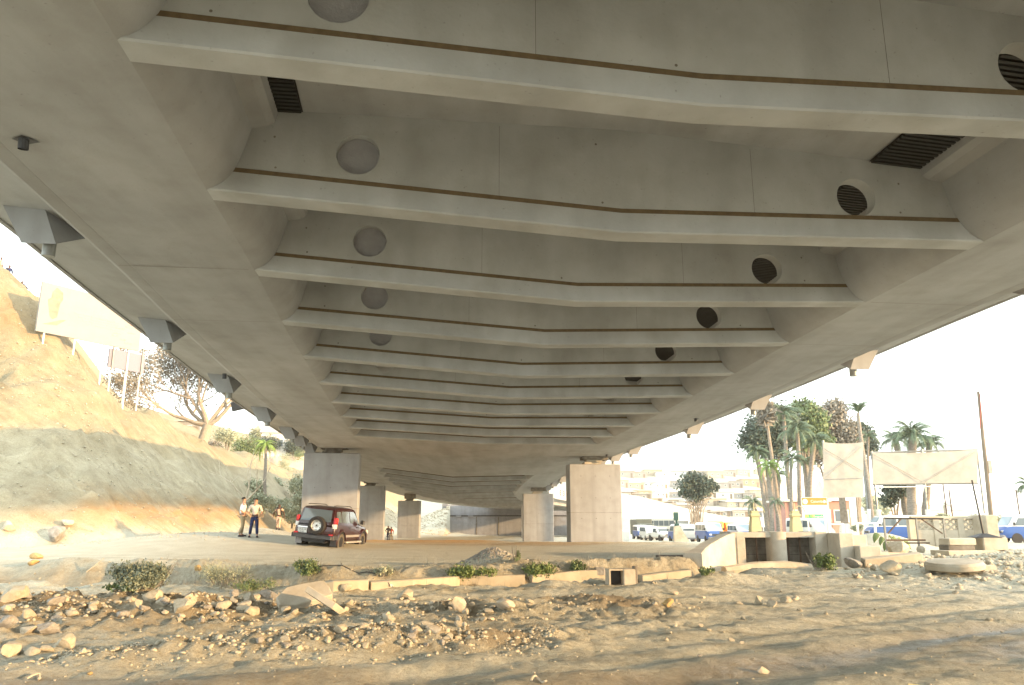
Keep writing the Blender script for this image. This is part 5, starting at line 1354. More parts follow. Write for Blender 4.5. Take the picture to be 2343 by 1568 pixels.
# yellow-green weeping crown and thin palm stem in front of the valley
tr_ = palm(607, 1020, 70, 34, 'thin-stemmed palm with a yellow-green weeping crown behind the men', .14, 18, 'frond_lime', seed=21, ubase=604, group=None, droop=1.2)
p_ = at(575, 1215, 58); t = empty('bare_tree', (p_.x - .9, 58, G(p_.x, 58))); tag(t, 'small pale leafless forked tree beside the foot of the cut slope', 'tree')
mb = MB(); tips = []; rr = random.Random(5); mb.tube([(0, 0, -.3), (.3, 0, 1.8)], [.12, .10], 7, False)
for d_ in ((-.4, 0, .9), (.5, 0, .8), (.1, .2, 1)): branchy(mb, (.3, 0, 1.7), d_, 1.6, .07, 3, rr, tips, .5, .15, 2)
mb.build('trunk', M['palerock'], t, smooth=50)
# ditch bushes and weeds
def weed(u, v, wpx, hpx, n, size, mat, label, seed, name='bush', cat='bush'):
    x, y = gp(u, v); t = empty(name, (x, y, G(x, y))); tag(t, label, cat); w = wpx * y / 1786 / 2; h = hpx * y / 1786; rr = random.Random(seed)
    bl = [((rr.uniform(-.6, .6) * w, rr.uniform(-.2, .2), h * rr.uniform(.3, .65)), (w * rr.uniform(.35, .55), w * .4, h * rr.uniform(.3, .42))) for _ in range(6)]
    leaves('foliage', bl, n, size, M[mat], t, seed)
    mb = MB()
    for k in range(16):
        a = rr.uniform(-.8, .8) * w; mb.tube([(a * .6, rr.uniform(-.1, .1), 0), (a, rr.uniform(-.15, .15), h * .6), (a * 1.2, rr.uniform(-.2, .2), h * rr.uniform(.8, 1.15))], [.012, .008, .003], 4, False)
    mb.build('stems', M['leaf_dry'], t)
weed(325, 1346, 150, 50, 7500, .024, 'leaf_grey', 'largest dark grey-green bush growing in the ditch on the left', 1)
weed(300, 1352, 90, 20, 900, .035, 'leaf_mid', 'low green weeds at the foot of the dark ditch bush', 2, 'weeds', 'weeds')
weed(515, 1340, 120, 46, 3600, .022, 'leaf_pale', 'wispy pale bush in the middle of the ditch', 3)
weed(575, 1350, 110, 22, 1800, .022, 'leaf_mid', 'fine grassy weeds above the tilted broken slab', 4, 'weeds', 'weeds')
weed(700, 1318, 60, 36, 1500, .04, 'leaf_mid', 'small dark green bush on the far bank, straight below the car', 5)
weed(870, 1322, 70, 22, 700, .04, 'leaf_pale', 'dry low weeds along the kerb behind the white rag', 6, 'weeds', 'weeds')
weed(1080, 1322, 110, 24, 1500, .045, 'leaf_lime', 'bright green weeds against the kerb left of centre', 7, 'weeds', 'weeds')
weed(1240, 1318, 110, 28, 2000, .045, 'leaf_lime', 'bright green weeds in the ditch, left of the concrete box', 8, 'weeds', 'weeds')
weed(1330, 1312, 50, 28, 900, .045, 'leaf_mid', 'small green clump right next to the concrete block', 9, 'weeds', 'weeds')
weed(1180, 1290, 24, 34, 300, .04, 'leaf_mid', 'single thin weed in front of the dark gravel heap', 10, 'weeds', 'weeds')
weed(1618, 1316, 44, 16, 500, .045, 'leaf_mid', 'tiny green weeds below the left end of the culvert wall', 11, 'weeds', 'weeds')
weed(1880, 1305, 60, 34, 1500, .05, 'leaf_lime', 'bright green weeds at the right foot of the culvert', 12, 'weeds', 'weeds')
weed(1925, 1292, 60, 34, 1300, .05, 'leaf_mid', 'green weeds climbing right beside the low wall', 13, 'weeds', 'weeds')
# big-leaved plant
x, y = gp(2035, 1262); t = empty('big_leaf_plant', (x, y, G(x, y) - .05)); tag(t, 'bright green plant with large drooping leaves in front of the steel frame', 'plant')
rr = random.Random(3)
for k, (dx, dz, s, tw) in enumerate(((-.42, .78, .42, -50), (-.22, .62, .36, -30), (-.05, .45, .40, 10), (.16, .66, .36, 35), (.38, .60, .40, 50), (.62, .52, .44, 60), (.02, .70, .26, 0), (-.12, .3, .25, -20))):
    mb = MB(); mb.tube([(0, 0, 0), (dx * .35, 0, dz * .6), (dx, 0, dz)], [.016, .013, .008], 5, False); st_ = mb.build('stalk', M['leaf_mid'], t)
    mb = MB(); n = 7; pts = []
    for i in range(n + 1):
        f = i / n; wd = s * .38 * math.sin(math.pi * min(1, f * .9 + .1)) ** .6 * (1 - f * .3); zz_ = -s * .9 * f + s * .1 * math.sin(f * 3)
        sg = 1 if dx > 0 else -1
        c = Vector((dx + sg * s * .55 * f, -.05 * f, dz + zz_)); nrm = Vector((.75 * sg * .4, .5, .2)).normalized()
        pts.append([c - Vector((0, .5, .0)) * wd + Vector((-sg * .55, 0, -.35)) * wd, c + Vector((0, -.06, -.02)), c + Vector((0, .4, .1)) * wd + Vector((sg * .6, 0, .35)) * wd])
    mb.loft(pts, False, False, False); mb.build('leaf', M['leaf_lime'], st_, smooth=True)
# weeds behind the balustrade, reeds right
tg = []
for i, (u, v, y, rp, lab) in enumerate(((2290, 1200, 62, 22, 'pale reeds just left of the minibus at the right edge'), (2240, 1195, 70, 20, 'pale weeds behind the round-headed wall pillar on the right'), (2150, 1190, 66, 18, 'pale weeds seen through the openwork balustrade'), (2010, 1205, 62, 14, 'green shrub behind the white rail fence'), (1960, 1210, 60, 12, 'low green shrub left of the tall tarpaulin post'))):
    shrub(u, v + rp * .4, y, rp, 1500, .09, 'leaf_pale', lab, 'bush', 60 + i, .7)
# grass tufts nobody could count
mb = MB(); rr = random.Random(8)
for k in range(4200):
    x = rr.uniform(-12, 6.5); y = float(ditch_y(x)) + rr.gauss(.1, .8); z = G(x, y) if k % 1 == 0 else 0
    for j in range(3):
        a = rr.uniform(0, 6.28); l_ = rr.uniform(.06, .26); b_ = Vector((x + rr.uniform(-.05, .05), y, z)); w_ = Vector((math.cos(a), math.sin(a), 0)) * .006
        mb.add([b_ - w_, b_ + w_, b_ + Vector((rr.uniform(-.06, .06), rr.uniform(-.06, .06), l_))], [(0, 1, 2)])
o = mb.build('grass', M['leaf_dry']); tag(o, 'sparse dry grass along the ditch', 'grass', kind='stuff')
# ================================================================ CULVERT, WALLS AND STREET FURNITURE
M['pinkwall'] = pmat('pink_wall', (.55, .30, .25), .85, var=.12, scale=2); M['yellowpaint'] = pmat('yellow_paint', (.50, .46, .27), .7, var=.15, scale=4)
M['tarp'] = pmat('grey_white_tarpaulin', (.40, .385, .35), .8, col2=(.32, .305, .275), scale=1.1, bump=.3, bscale=3)
M['signorange'] = pmat('orange_sign_paint', (.75, .22, .04), .5); M['signgreen'] = pmat('green_sign_paint', (.03, .32, .18), .5); M['signyellow'] = pmat('yellow_lettering', (.85, .65, .08), .5)
M['billboard'] = pmat('faded_white_billboard', (.30, .29, .28), .7, var=.08, scale=1); M['billbrown'] = pmat('faded_brown_print', (.42, .26, .20), .7, var=.3, scale=3); M['print_grey'] = pmat('faded_grey_print', (.22, .22, .28), .7); M['print_red'] = pmat('faded_red_print', (.62, .34, .30), .7, var=.3, scale=5)
M['greenpaint'] = pmat('green_paint', (.05, .12, .09), .5); M['wood'] = pmat('weathered_wood', (.22, .18, .14), .9, var=.35, scale=4, stretch=(1, 1, .2)); M['roofgrey'] = pmat('sheet_roof', (.45, .43, .40), .7, var=.2, scale=1)
def text_mesh(body, size, mat, parent, loc, rot, name='lettering', align='LEFT'):
    cu = bpy.data.curves.new('t', 'FONT'); cu.body = body; cu.size = size; cu.align_x = align; cu.extrude = .002
    to = bpy.data.objects.new('t', cu); COL.objects.link(to); bpy.context.view_layer.update()
    tm = bpy.data.meshes.new_from_object(to.evaluated_get(bpy.context.evaluated_depsgraph_get())); bpy.data.objects.remove(to)
    tm.materials.clear(); tm.materials.append(mat); o = bpy.data.objects.new(name, tm); COL.objects.link(o); o.parent = parent; o.location = loc; o.rotation_euler = rot; return o
M['culvertc'] = pmat('pale_culvert_concrete', (.60, .57, .50), .9, col2=(.44, .41, .35), scale=1.4, bump=.3, bscale=8)
# culvert headwall
cv = empty('culvert', (8.5, 29.5, 0)); tag(cv, 'concrete culvert headwall with two square dark openings and a curved wing wall', 'culvert')
cv.location = (0, 0, 0); YC = 29.4; zt = -.34; zl = -.52; zf = -2.0
mb = MB(); mb.bbox(8.2, 11.42, YC, YC + 1.6, zl, zt, .02); mb.bbox(8.2, 8.5, YC - .02, YC + 1.7, zf, zl - .003, .01); mb.build('headwall', M['culvertc'], cv)
def nose(x0, x1, pr=.45):
    mb = MB(); r = (x1 - x0) / 2; cx = (x0 + x1) / 2; ring0 = []; pts = [(x0, YC + 1.5)] + [(cx - r * math.cos(a), YC + .05 - r * pr * 1.6 * math.sin(a)) for a in [math.pi * k / 12 for k in range(13)]] + [(x1, YC + 1.5)]
    mb.loft([[Vector((a, b_, zf)) for a, b_ in pts], [Vector((a, b_, zt + .02)) for a, b_ in pts]]); return mb
nose(9.44, 10.02).build('pier_nose', M['culvertc'], cv, smooth=50)
nose(7.98, 8.44, .12).build('side_nose', M['culvertc'], cv, smooth=50)
mb = MB(); mb.bbox(11.06, 11.5, YC - .05, YC + 1.7, zf, zt + .02, .02); mb.build('side_wall', M['culvertc'], cv)
for x0, x1 in ((8.44, 9.44), (10.02, 11.06)):
    mb = MB(); mb.box(x0, x1, YC + .62, YC + .8, zf, zl); gp_ = mb.build('gate_panel', M['dirtyconc'], cv)
    mb = MB()
    for k, z in enumerate((-1.5, -1.15, -.85)): mb.box(x0, x1, YC + .605, YC + .619, z, z + .012)
    mb.build('panel_joint', M['black'], gp_)
    for f in (.16, .58):
        mb = MB(); x = lerp(x0, x1, f); mb.box(x, x + .05, YC + .42, YC + .49, zf, zl); mb.build('gate_post', M['rust'], cv)
# curved wing wall, rising away from the camera
mb = MB(); rings = []
WP = [(6.25, 26.6, -.98), (6.55, 27.3, -.86), (6.95, 28.1, -.72), (7.4, 28.75, -.58), (7.85, 29.2, -.42), (8.2, 29.45, -.35)]
for i, (x, y, z) in enumerate(WP):
    a = WP[max(0, i - 1)]; c = WP[min(len(WP) - 1, i + 1)]; d = Vector((c[0] - a[0], c[1] - a[1], 0)).normalized(); n_ = Vector((-d.y, d.x, 0)); p = Vector((x, y, 0))
    w = .62 if i == 0 else .42
    rings.append([p + Zu * -2.1, p + n_ * w + Zu * -2.1, p + n_ * w + Zu * z, p + n_ * (.03) + Zu * z, p + Zu * (z - .03)])
mb.loft(rings); mb.build('wing_wall', M['culvertc'], cv, smooth=30)
mb = MB(); mb.bbox(11.5, 12.0, 28.3, 31, zf, -.36, .02); mb.bbox(12.0, 12.75, 27.9, 29.4, zf, -.78, .03); mb.bbox(11.9, 12.6, 28.6, 31, zf, -.42, .02); mb.build('right_abutment', M['culvertc'], cv)
mb = MB(); mb.box(8.3, 11.3, YC - .35, YC + 1.2, -1.74, -1.66); wt = mb.build('water', pmat('dark_drain_water', (.03, .04, .03), .12)); tag(wt, kind='structure')
mb = MB(); mb.tube([(7.2, 27.6, -1.6), (8.4, 28.2, -1.52), (9.6, 28.5, -1.5), (10.6, 28.7, -1.55)], [.16, .2, .2, .14], 8); o = mb.build('concrete_kerb', M['oldconc'], smooth=40); tag(o, 'rounded worn concrete lip in front of the two culvert openings', 'kerb')
# drain pipe mouth left of the wing wall
mb = MB(); mb.tube([(4.9, 27.6, -1.32), (6.1, 27.4, -1.32)], .26, 16); o = mb.build('drain_pipe', M['dirtyconc'], smooth=40); tag(o, 'dark round pipe end buried in earth just left of the wing wall', 'pipe')
def wall(pts, zt_, label, w=.3, name='low_wall', mat='oldconc', zb=-2.2, cat='wall'):
    mb = MB(); rings = []
    for i, (x, y) in enumerate(pts):
        a = pts[max(0, i - 1)]; c = pts[min(len(pts) - 1, i + 1)]; d = Vector((c[0] - a[0], c[1] - a[1], 0)).normalized(); n_ = Vector((-d.y, d.x, 0)); p = Vector((x, y, 0))
        z = zt_[i] if isinstance(zt_, (list, tuple)) else zt_
        rings.append([p + Zu * zb, p + n_ * w + Zu * zb, p + n_ * w + Zu * z, p + n_ * .02 + Zu * z, p + Zu * (z - .02)])
    mb.loft(rings); o = mb.build(name, M[mat]); tag(o, label, cat); return o
wall([(12.75, 29.0), (13.6, 29.4), (15.4, 30.2)], [-1.02, -1.05, -1.1], 'low concrete wall running right from the culvert to the big-leaved plant')
wall([(16.0, 29.6), (17.6, 30.0), (19.5, 30.8)], [-1.0, -1.0, -1.02], 'low concrete plinth under the two concrete blocks', .9)
# blocks on the plinth
def block(x, y, z, sx, sy, sz, rz, label, name='concrete_block', mat='oldconc'):
    mb = MB(); mb.bbox(-sx / 2, sx / 2, -sy / 2, sy / 2, 0, sz, .03); o = mb.build(name, M[mat]); o.location = (x, y, z); o.rotation_euler = (0, 0, R(rz)); tag(o, label, 'block'); return o
block(16.75, 30.4, -1.0, 1.05, .6, .20, 4, 'lower of two stacked concrete blocks right of the steel frame', mat='dirtyconc')
block(16.8, 30.4, -.80, 1.1, .62, .24, 6, 'upper of two stacked concrete blocks right of the steel frame')
block(18.15, 30.6, -1.0, .95, .7, .46, 2, 'square concrete block carrying the thin dark pole')
x, y = 17.95, 30.6; t = empty('dark_pole', (x, y, -.54)); tag(t, 'thin dark pole standing on the square concrete block', 'pole')
mb = MB(); mb.tube([(0, 0, 0), (-.18, 0, 2.15)], [.035, .03], 8); mb.build('shaft', M['black'], t)
mb = MB(); mb.loft([[Vector((a * .5, b_ * .35, 0)) for a, b_ in ((-1, -1), (1, -1), (1, 1), (-1, 1))], [Vector((a * .08, b_ * .08, .15)) for a, b_ in ((-1, -1), (1, -1), (1, 1), (-1, 1))]]); mb.build('foot', M['black'], t)
# steel frame
pA = at(1998, 1241, 33); fr = empty('steel_frame', (0, 0, 0)); tag(fr, 'rusty open rectangular steel frame standing in front of the blue minibus', 'frame')
ybf = 31.5; xa = at(2022, 1196, ybf).x; xb = at(2158, 1196, ybf).x; zb2 = at(0, 1236, ybf).z; ztp = at(0, 1186, ybf).z
def bar(parent, name, a, c, w, mat='rust'):
    mb = MB(); mb.tube([a, c], w, 4); return mb.build(name, M[mat], parent)
bar(fr, 'top_rail', (xa, ybf, ztp), (xb, ybf, ztp - .02), .045, 'black'); bar(fr, 'bottom_rail', (xa, ybf, zb2), (xb - .8, ybf, zb2), .05); bar(fr, 'bottom_rail', (xa, ybf - .3, zb2 - .1), (xb - .8, ybf - .3, zb2 - .1), .04)
for x in (xa, (xa + xb) / 2 + .1, xb): bar(fr, 'post', (x, ybf, zb2 - .4), (x, ybf, ztp), .045, 'steel')
bar(fr, 'brace', (xa + .1, ybf, zb2 + .25), (xa + .7, ybf, ztp), .03); bar(fr, 'brace', (xb - .1, ybf, zb2 + .25), (xb - .9, ybf, ztp), .03)
mb = MB(); mb.sphere(((xa + xb) / 2 + .1, ybf - .1, zb2 - .35), .16); mb.build('concrete_foot', M['oldconc'], fr)
# openwork balustrade and thick end pillar
yb = 37; bl_ = empty('balustrade', (0, 0, 0)); tag(bl_, 'grey openwork concrete balustrade wall behind the steel frame', 'balustrade')
xL, xR = at(2085, 1196, yb).x, at(2252, 1196, yb).x; z1 = at(0, 1181, yb).z; z0 = at(0, 1228, yb).z - .5
mb = MB(); mb.bbox(xL, xR, yb, yb + .2, z1 - .12, z1, .01); mb.build('coping', M['oldconc'], bl_)
mb = MB(); mb.box(xL, xR, yb + .02, yb + .18, z0, z1 - .62); mb.build('base', M['oldconc'], bl_)
for x in np.linspace(xL, xR, 4): 
    mb = MB(); mb.bbox(x - .14, x + .14, yb - .03, yb + .23, z0, z1 - .122, .01); mb.build('baluster_post', M['oldconc'], bl_)
mb = MB(); n = 10
for k in range(n):
    x = xL + (xR - xL) * (k + .5) / n; h = .24; w = (xR - xL) / n / 2
    for s_ in (-1, 1):
        for zc in (z1 - .245, z1 - .495): mb.tube([(x - s_ * w * .9, yb + .1, zc - .12), (x + s_ * w * .9, yb + .1, zc + .12)], .045, 4)
o = mb.build('openwork', M['oldconc'], bl_)
mb = MB(); a_ = at(2255, 1196, 36); mb.bbox(a_.x, at(2283, 1196, 36).x, 36, 37.4, -1.9, at(0, 1178, 36).z, .04); o = mb.build('wall_pillar', M['oldconc']); tag(o, 'thick square concrete pillar at the right end of the openwork balustrade', 'pillar')
mb = MB(); a_ = at(2120, 1196, 38); mb.bbox(a_.x - .5, a_.x + .5, 38, 38.4, -1.9, at(0, 1186, 38).z, .04); o = mb.build('wall_pillar', M['oldconc']); tag(o, 'grey concrete panel standing behind the steel frame and the blue minibus', 'pillar')
wall([at(2100, 1196, 44).to_tuple()[:2], at(2245, 1196, 44).to_tuple()[:2]], at(0, 1181, 44).z, 'plain concrete wall seen behind the openwork balustrade', .15)
# junk beside the pillar
x, y = gp(2285, 1222); mb = MB(); mb.add([(-.7, 0, .05), (.6, -.1, .1), (.65, .3, .5), (-.5, .35, .62), (-.7, .05, .0), (.6, -.05, .05), (.65, .35, .45), (-.5, .4, .57)], [(0, 1, 2, 3), (7, 6, 5, 4), (0, 4, 5, 1), (1, 5, 6, 2), (2, 6, 7, 3), (3, 7, 4, 0)]); o = mb.build('leaning_board', M['yellowpaint']); o.location = (x, y, G(x, y)); tag(o, 'pale yellowish board leaning by the thick square pillar', 'board')
# white rail fence
wf = empty('rail_fence', (0, 0, 0)); tag(wf, 'low white-painted rail fence left of the blue minibus', 'fence'); yf = 59
for u in (1895, 1926, 1960, 2000): 
    mb = MB(); p = at(u, 1196, yf); mb.bbox(p.x - .07, p.x + .07, yf - .07, yf + .07, -1.9, at(0, 1196, yf).z - .03, .01); mb.build('fence_post', M['white'], wf)
mb = MB(); mb.box(at(1895, 1196, yf).x, at(1926, 1196, yf).x, yf - .04, yf + .04, -.14, -.05); mb.box(at(1960, 1196, yf).x, at(2015, 1196, yf).x, yf - .04, yf + .04, -.06, .03); mb.build('rail', M['white'], wf)
# whitewashed trunk stump
t = empty('whitewashed_trunk', (at(1932, 1196, 66).x, 66, -1.8)); tag(t, 'thick grey trunk with a flared whitewashed base below the tall tarpaulin', 'tree')
mb = MB(); mb.tube([(0, 0, 1.5), (-.1, 0, 6.0)], [.30, .22], 12); mb.build('trunk', M['greybark'], t, smooth=60)
mb = MB(); mb.tube([(-.05, 0, -.3), (0, 0, .9), (0, 0, 1.75)], [.70, .52, .36], 12); mb.build('whitewashed_base', M['white'], t, smooth=60)

# ---- blank tarpaulin hoardings
def tarp(y, corners, label, posts, braces, rail=None):
    t = empty('tarpaulin_hoarding', (0, 0, 0)); tag(t, label, 'hoarding')
    (ul, vl0, vl1), (ur, vr0, vr1) = corners
    A, B = at(ul, vl0, y), at(ul, vl1, y); C_, D = at(ur, vr0, y), at(ur, vr1, y); B.x = A.x + (B.x - A.x); n = 16; rr = random.Random(3)
    rows = []
    for j in range(n + 1):
        g = j / n; row = []
        for i in range(n + 1):
            f = i / n; p = A.lerp(C_, f).lerp(B.lerp(D, f), g); sag = -.09 * math.sin(math.pi * f) * (1 - g) * 1.2
            p = p + Vector((0, -.05 - .05 * math.sin(math.pi * f) * math.sin(math.pi * g) + .025 * math.sin(f * 19 + g * 7) * math.sin(g * 8), sag)); row.append(p)
        rows.append(row)
    mb = MB(); mb.loft(rows, False, False, False); mb.build('tarpaulin', M['tarp'], t, smooth=True)
    for u0, v0, u1, v1, r, mt in posts:
        mb = MB(); a = at(u0, v0, y + .12); c = at(u1, v1, y + .12)
        if v1 > 1190: c.z = min(c.z, G(c.x, y) - .2)
        mb.tube([a, c], r * 1.28, 8); mb.build('post', M[mt], t)
    for u0, v0, u1, v1 in braces:
        mb = MB(); mb.tube([at(u0, v0, y - .18), at(u1, v1, y - .18)], .022, 5); mb.build('brace', M['steel'], t)
    return t
t1 = tarp(62, ((1882, 1012, 1140), (1974, 1012, 1138)), 'tall narrow blank white tarpaulin hoarding on two posts', [(1882, 1008, 1897, 1225, .07, 'steel'), (1970, 1006, 1990, 1225, .08, 'steel')], [(1884, 1026, 1972, 1078), (1972, 1020, 1886, 1094), (1886, 1097, 1974, 1094)])
for u in (1893, 1988): 
    mb = MB(); a = at(u, 1165, 62); c = at(u + 6, 1246, 62); mb.tube([a, c], .18, 10); mb.build('whitewashed_post_base', M['white'], t1)
t2 = tarp(63, ((1995, 1036, 1108), (2235, 1029, 1105)), 'wide blank white tarpaulin hoarding on three posts', [(1993, 1032, 2012, 1225, .07, 'steel'), (2108, 1028, 2122, 1215, .08, 'steel'), (2234, 1027, 2256, 1215, .06, 'steel'), (1992, 1036, 2236, 1029, .06, 'steel'), (1996, 1109, 2237, 1106, .05, 'steel')], [(1998, 1040, 2110, 1103), (2230, 1034, 2115, 1103)])
for u, v0 in ((2009, 1166), (2121, 1166), (2250, 1175)):
    mb = MB(); mb.tube([at(u, v0, 63), at(u + 5, 1242, 63)], .17, 10); mb.build('whitewashed_post_base', M['white'], t2)
mb = MB(); mb.tube([at(2000, 1115, 63), at(2150, 1113, 63)], .045, 5); mb.tube([at(2113, 1110, 62.8), at(2096, 1190, 62.6)], .06, 6); mb.build('brace', M['white'], t2)

# ---- town sign
ys = 58; a = at(1832, 1138, ys); b_ = at(1896, 1190, ys); sw = b_.x - a.x; sh_ = a.z - b_.z
sg = empty('town_sign', (a.x, ys, b_.z)); tag(sg, 'white road sign with an orange strip reading Catumbela and a green EN 100 Benguela line', 'road sign')
mb = MB(); mb.bbox(0, sw, 0, .06, 0, sh_, .01); pn = mb.build('panel', M['white'], sg)
mb = MB(); mb.box(.04, sw - .04, -.008, -.001, sh_ * .66, sh_ - .03); mb.build('orange_strip', M['signorange'], pn)
mb = MB(); mb.disc((sw * .14, -.012, sh_ * .815), (0, -1, 0), sh_ * .115, 20); mb.build('round_symbol', M['white'], pn)
mb = MB(); mb.add([(sw * .86, -.012, sh_ * .73), (sw * .96, -.012, sh_ * .815), (sw * .86, -.012, sh_ * .90), (sw * .86, -.012, sh_ * .84), (sw * .82, -.012, sh_ * .84), (sw * .82, -.012, sh_ * .79), (sw * .86, -.012, sh_ * .79)], [(0, 1, 2, 3, 4, 5, 6)]); mb.build('arrow', M['white'], pn)
text_mesh('Catumbela', sh_ * .165, M['white'], pn, (sw * .35, -.014, sh_ * .765), (R(90), 0, 0))
mb = MB(); mb.box(.16, sw * .80, -.008, -.001, sh_ * .09, sh_ * .25); mb.build('green_strip', M['signgreen'], pn)
text_mesh('EN 100', sh_ * .145, M['signyellow'], pn, (sw * .09, -.014, sh_ * .12), (R(90), 0, 0)); text_mesh('Benguela', sh_ * .125, M['white'], pn, (sw * .40, -.014, sh_ * .125), (R(90), 0, 0))
mb = MB(); mb.add([(sw * .12, -.01, sh_ * .60), (sw * .17, -.01, sh_ * .48), (sw * .155, -.01, sh_ * .55)], [(0, 1, 2)]); mb.build('scratch', M['print_grey'], pn)
for x in (sw * .2, sw * .86): mb = MB(); mb.tube([(x, .06, -2.6), (x, .06, .4)], .06, 8); mb.build('post', M['white'], sg)

# ---- pink building
yp = 78; a = at(1795, 1150, yp); b_ = at(1960, 1150, yp)
pb = empty('pink_building', (a.x, yp, G(a.x, yp))); tag(pb, 'low pink building with white eaves behind the palms and the sign', 'building'); w = b_.x - a.x; h = at(0, 1148, yp).z - G(a.x, yp)
mb = MB(); mb.box(0, w * .62, 0, 5, -1, h); mb.box(w * .62, w * .93, .6, 5, -1, h + .1); mb.build('wall', M['pinkwall'], pb)
mb = MB(); mb.loft([[Vector(p) for p in ((w * .60, .2, h + .1), (w * .95, .2, h + .1), (w * .93, 2.6, h + 2.2), (w * .66, 2.6, h + 2.2))], [Vector(p) for p in ((w * .60, 5.4, h + .1), (w * .95, 5.4, h + .1), (w * .93, 3, h + 2.2), (w * .66, 3, h + 2.2))]]); mb.box(-.2, w * .63, -.3, 5.2, h, h + .22); mb.build('roof', M['white'], pb)
for x in (w * .18, w * .42, w * .80):
    mb = MB(); mb.box(x - .75, x + .75, -.06 if x < w * .6 else .54, .02 if x < w * .6 else .62, h - 2.0, h - .75); f_ = mb.build('window', M['white'], pb)
    mb = MB(); mb.box(x - .62, x - .05, -.07 if x < w * .6 else .53, -.061 if x < w * .6 else .539, h - 1.88, h - .87); mb.box(x + .05, x + .62, -.07 if x < w * .6 else .53, -.061 if x < w * .6 else .539, h - 1.88, h - .87); mb.build('pane', M['glass'], f_)
# ---- yellow lamp pillars
def lamp_pillar(u, label, y=46):
    p = at(u, 1169, y); z = G(p.x, y); t = empty('lamp_pillar', (p.x, y, z)); tag(t, label, 'pillar', 'yellow lamp pillars'); h = p.z - z
    mb = MB(); mb.loft([[Vector((s_ * a, s2 * a, z_)) for s_, s2 in ((-1, -1), (1, -1), (1, 1), (-1, 1))] for a, z_ in ((.34, -.3), (.33, .1), (.27, h * .55), (.20, h - .35), (.26, h - .30), (.26, h - .2), (.20, h - .16), (.20, h))]); mb.build('shaft', M['yellowpaint'], t)
    mb = MB(); mb.tube([(0, 0, h), (0, 0, h + .45)], .03, 6); mb.tube([(.0, 0, h + .1), (.25, 0, h + .28), (.5, 0, h + .2), (.62, 0, h - .1)], .025, 6); mb.build('lamp_arm', M['yellowpaint'], t); return t
lamp_pillar(1724, 'yellow tapered lamp pillar left of the palm trunks'); lamp_pillar(1817, 'yellow tapered lamp pillar right beside the white minibus')
# ---- traffic light
p = at(1546, 1172, 84); z = G(p.x, 84); t = empty('traffic_light', (p.x, 84, z)); tag(t, 'green painted traffic light in front of the white minibus seen from behind', 'traffic light'); h = p.z - z
mb = MB(); mb.tube([(.1, 0, -.2), (0, 0, h - .7)], .10, 8); mb.build('pole', M['greenpaint'], t); mb = MB(); mb.bbox(-.26, .2, -.2, .2, h - .85, h, .04); mb.bbox(-.2, .25, -.15, .2, h * .52, h * .62, .03); mb.build('signal_head', M['greenpaint'], t)
mb = MB(); mb.bbox(-.45, .35, -.4, .4, -.2, .35, .08); mb.build('concrete_foot', M['oldconc'], t)
# concrete wedge barrier and white tank
p = at(1556, 1230, 80); mb = MB(); mb.loft([[Vector(q_) for q_ in ((-.7, -.4, -.1), (.9, -.4, -.1), (.9, .4, -.1), (-.7, .4, -.1))], [Vector(q_) for q_ in ((-.6, -.25, 1.5), (-.1, -.25, 1.6), (-.1, .25, 1.6), (-.6, .25, 1.5))]]); o = mb.build('concrete_barrier', M['oldconc']); o.location = (p.x, 80, G(p.x, 80)); tag(o, 'grey concrete wedge barrier beside the foot of the traffic light', 'barrier')
p = at(1427, 1220, 92); mb = MB(); mb.bbox(-.6, .6, -.5, .5, 0, 1.3, .1); mb.bbox(-.45, .45, -.52, -.49, .2, 1.1, .02); o = mb.build('white_tank', M['white']); o.location = (p.x, 92, G(p.x, 92)); tag(o, 'white box-shaped tank standing alone just right of the sunlit tan pier', 'tank')
# ---- utility pole and fence posts
a = at(2237, 896, 50); t = empty('utility_pole', (at(2266, 1196, 50).x, 50, -1.8)); tag(t, 'tall leaning bare wooden utility pole on the right', 'pole'); bx0 = t.location.x
mb = MB(); mb.tube([(0, 0, 0), ((a.x - bx0) * .5, 0, (a.z + 1.8) * .5), (a.x - bx0, 0, a.z + 1.8)], [.15, .125, .08], 10); mb.build('shaft', M['wood'], t, smooth=60)
mb = MB(); mb.tube([(a.x - bx0 + .05, -.08, a.z + 1.6), (a.x - bx0 - .05, -.1, a.z + .6), (a.x - bx0 - .25, -.1, a.z - .6)], .02, 5); mb.build('loose_wire', M['redpaint'], t)
mb = MB(); mb.bbox((a.x - bx0) * .5 + .1, (a.x - bx0) * .5 + .35, -.1, .1, (a.z + 1.8) * .48, (a.z + 1.8) * .56, .02); mb.build('bracket', M['steel'], t)
for u, v, y, lab in ((2172, 1120, 60, 'dark thin fence post left of the thin dark pole'), (2325, 1120, 60, 'dark thin fence post right of the utility pole'), (2158, 1105, 66, 'thin post just left of the right corner of the wide tarpaulin')):
    p = at(u - 2, v, y); z = G(p.x, y); mb = MB(); mb.tube([(.05, 0, -.2), (0, 0, p.z - z)], .05, 6); o = mb.build('fence_post', M['rust']); o.location = (p.x, y, z); tag(o, lab, 'post')
mb = MB(); mb.tube([at(2156, 1112, 60), at(2230, 1124, 60), at(2323, 1126, 60), at(2420, 1118, 60)], .015, 4); o = mb.build('wire', M['black']); tag(o, 'thin wire strung between the fence posts under the sky on the right', 'wire')
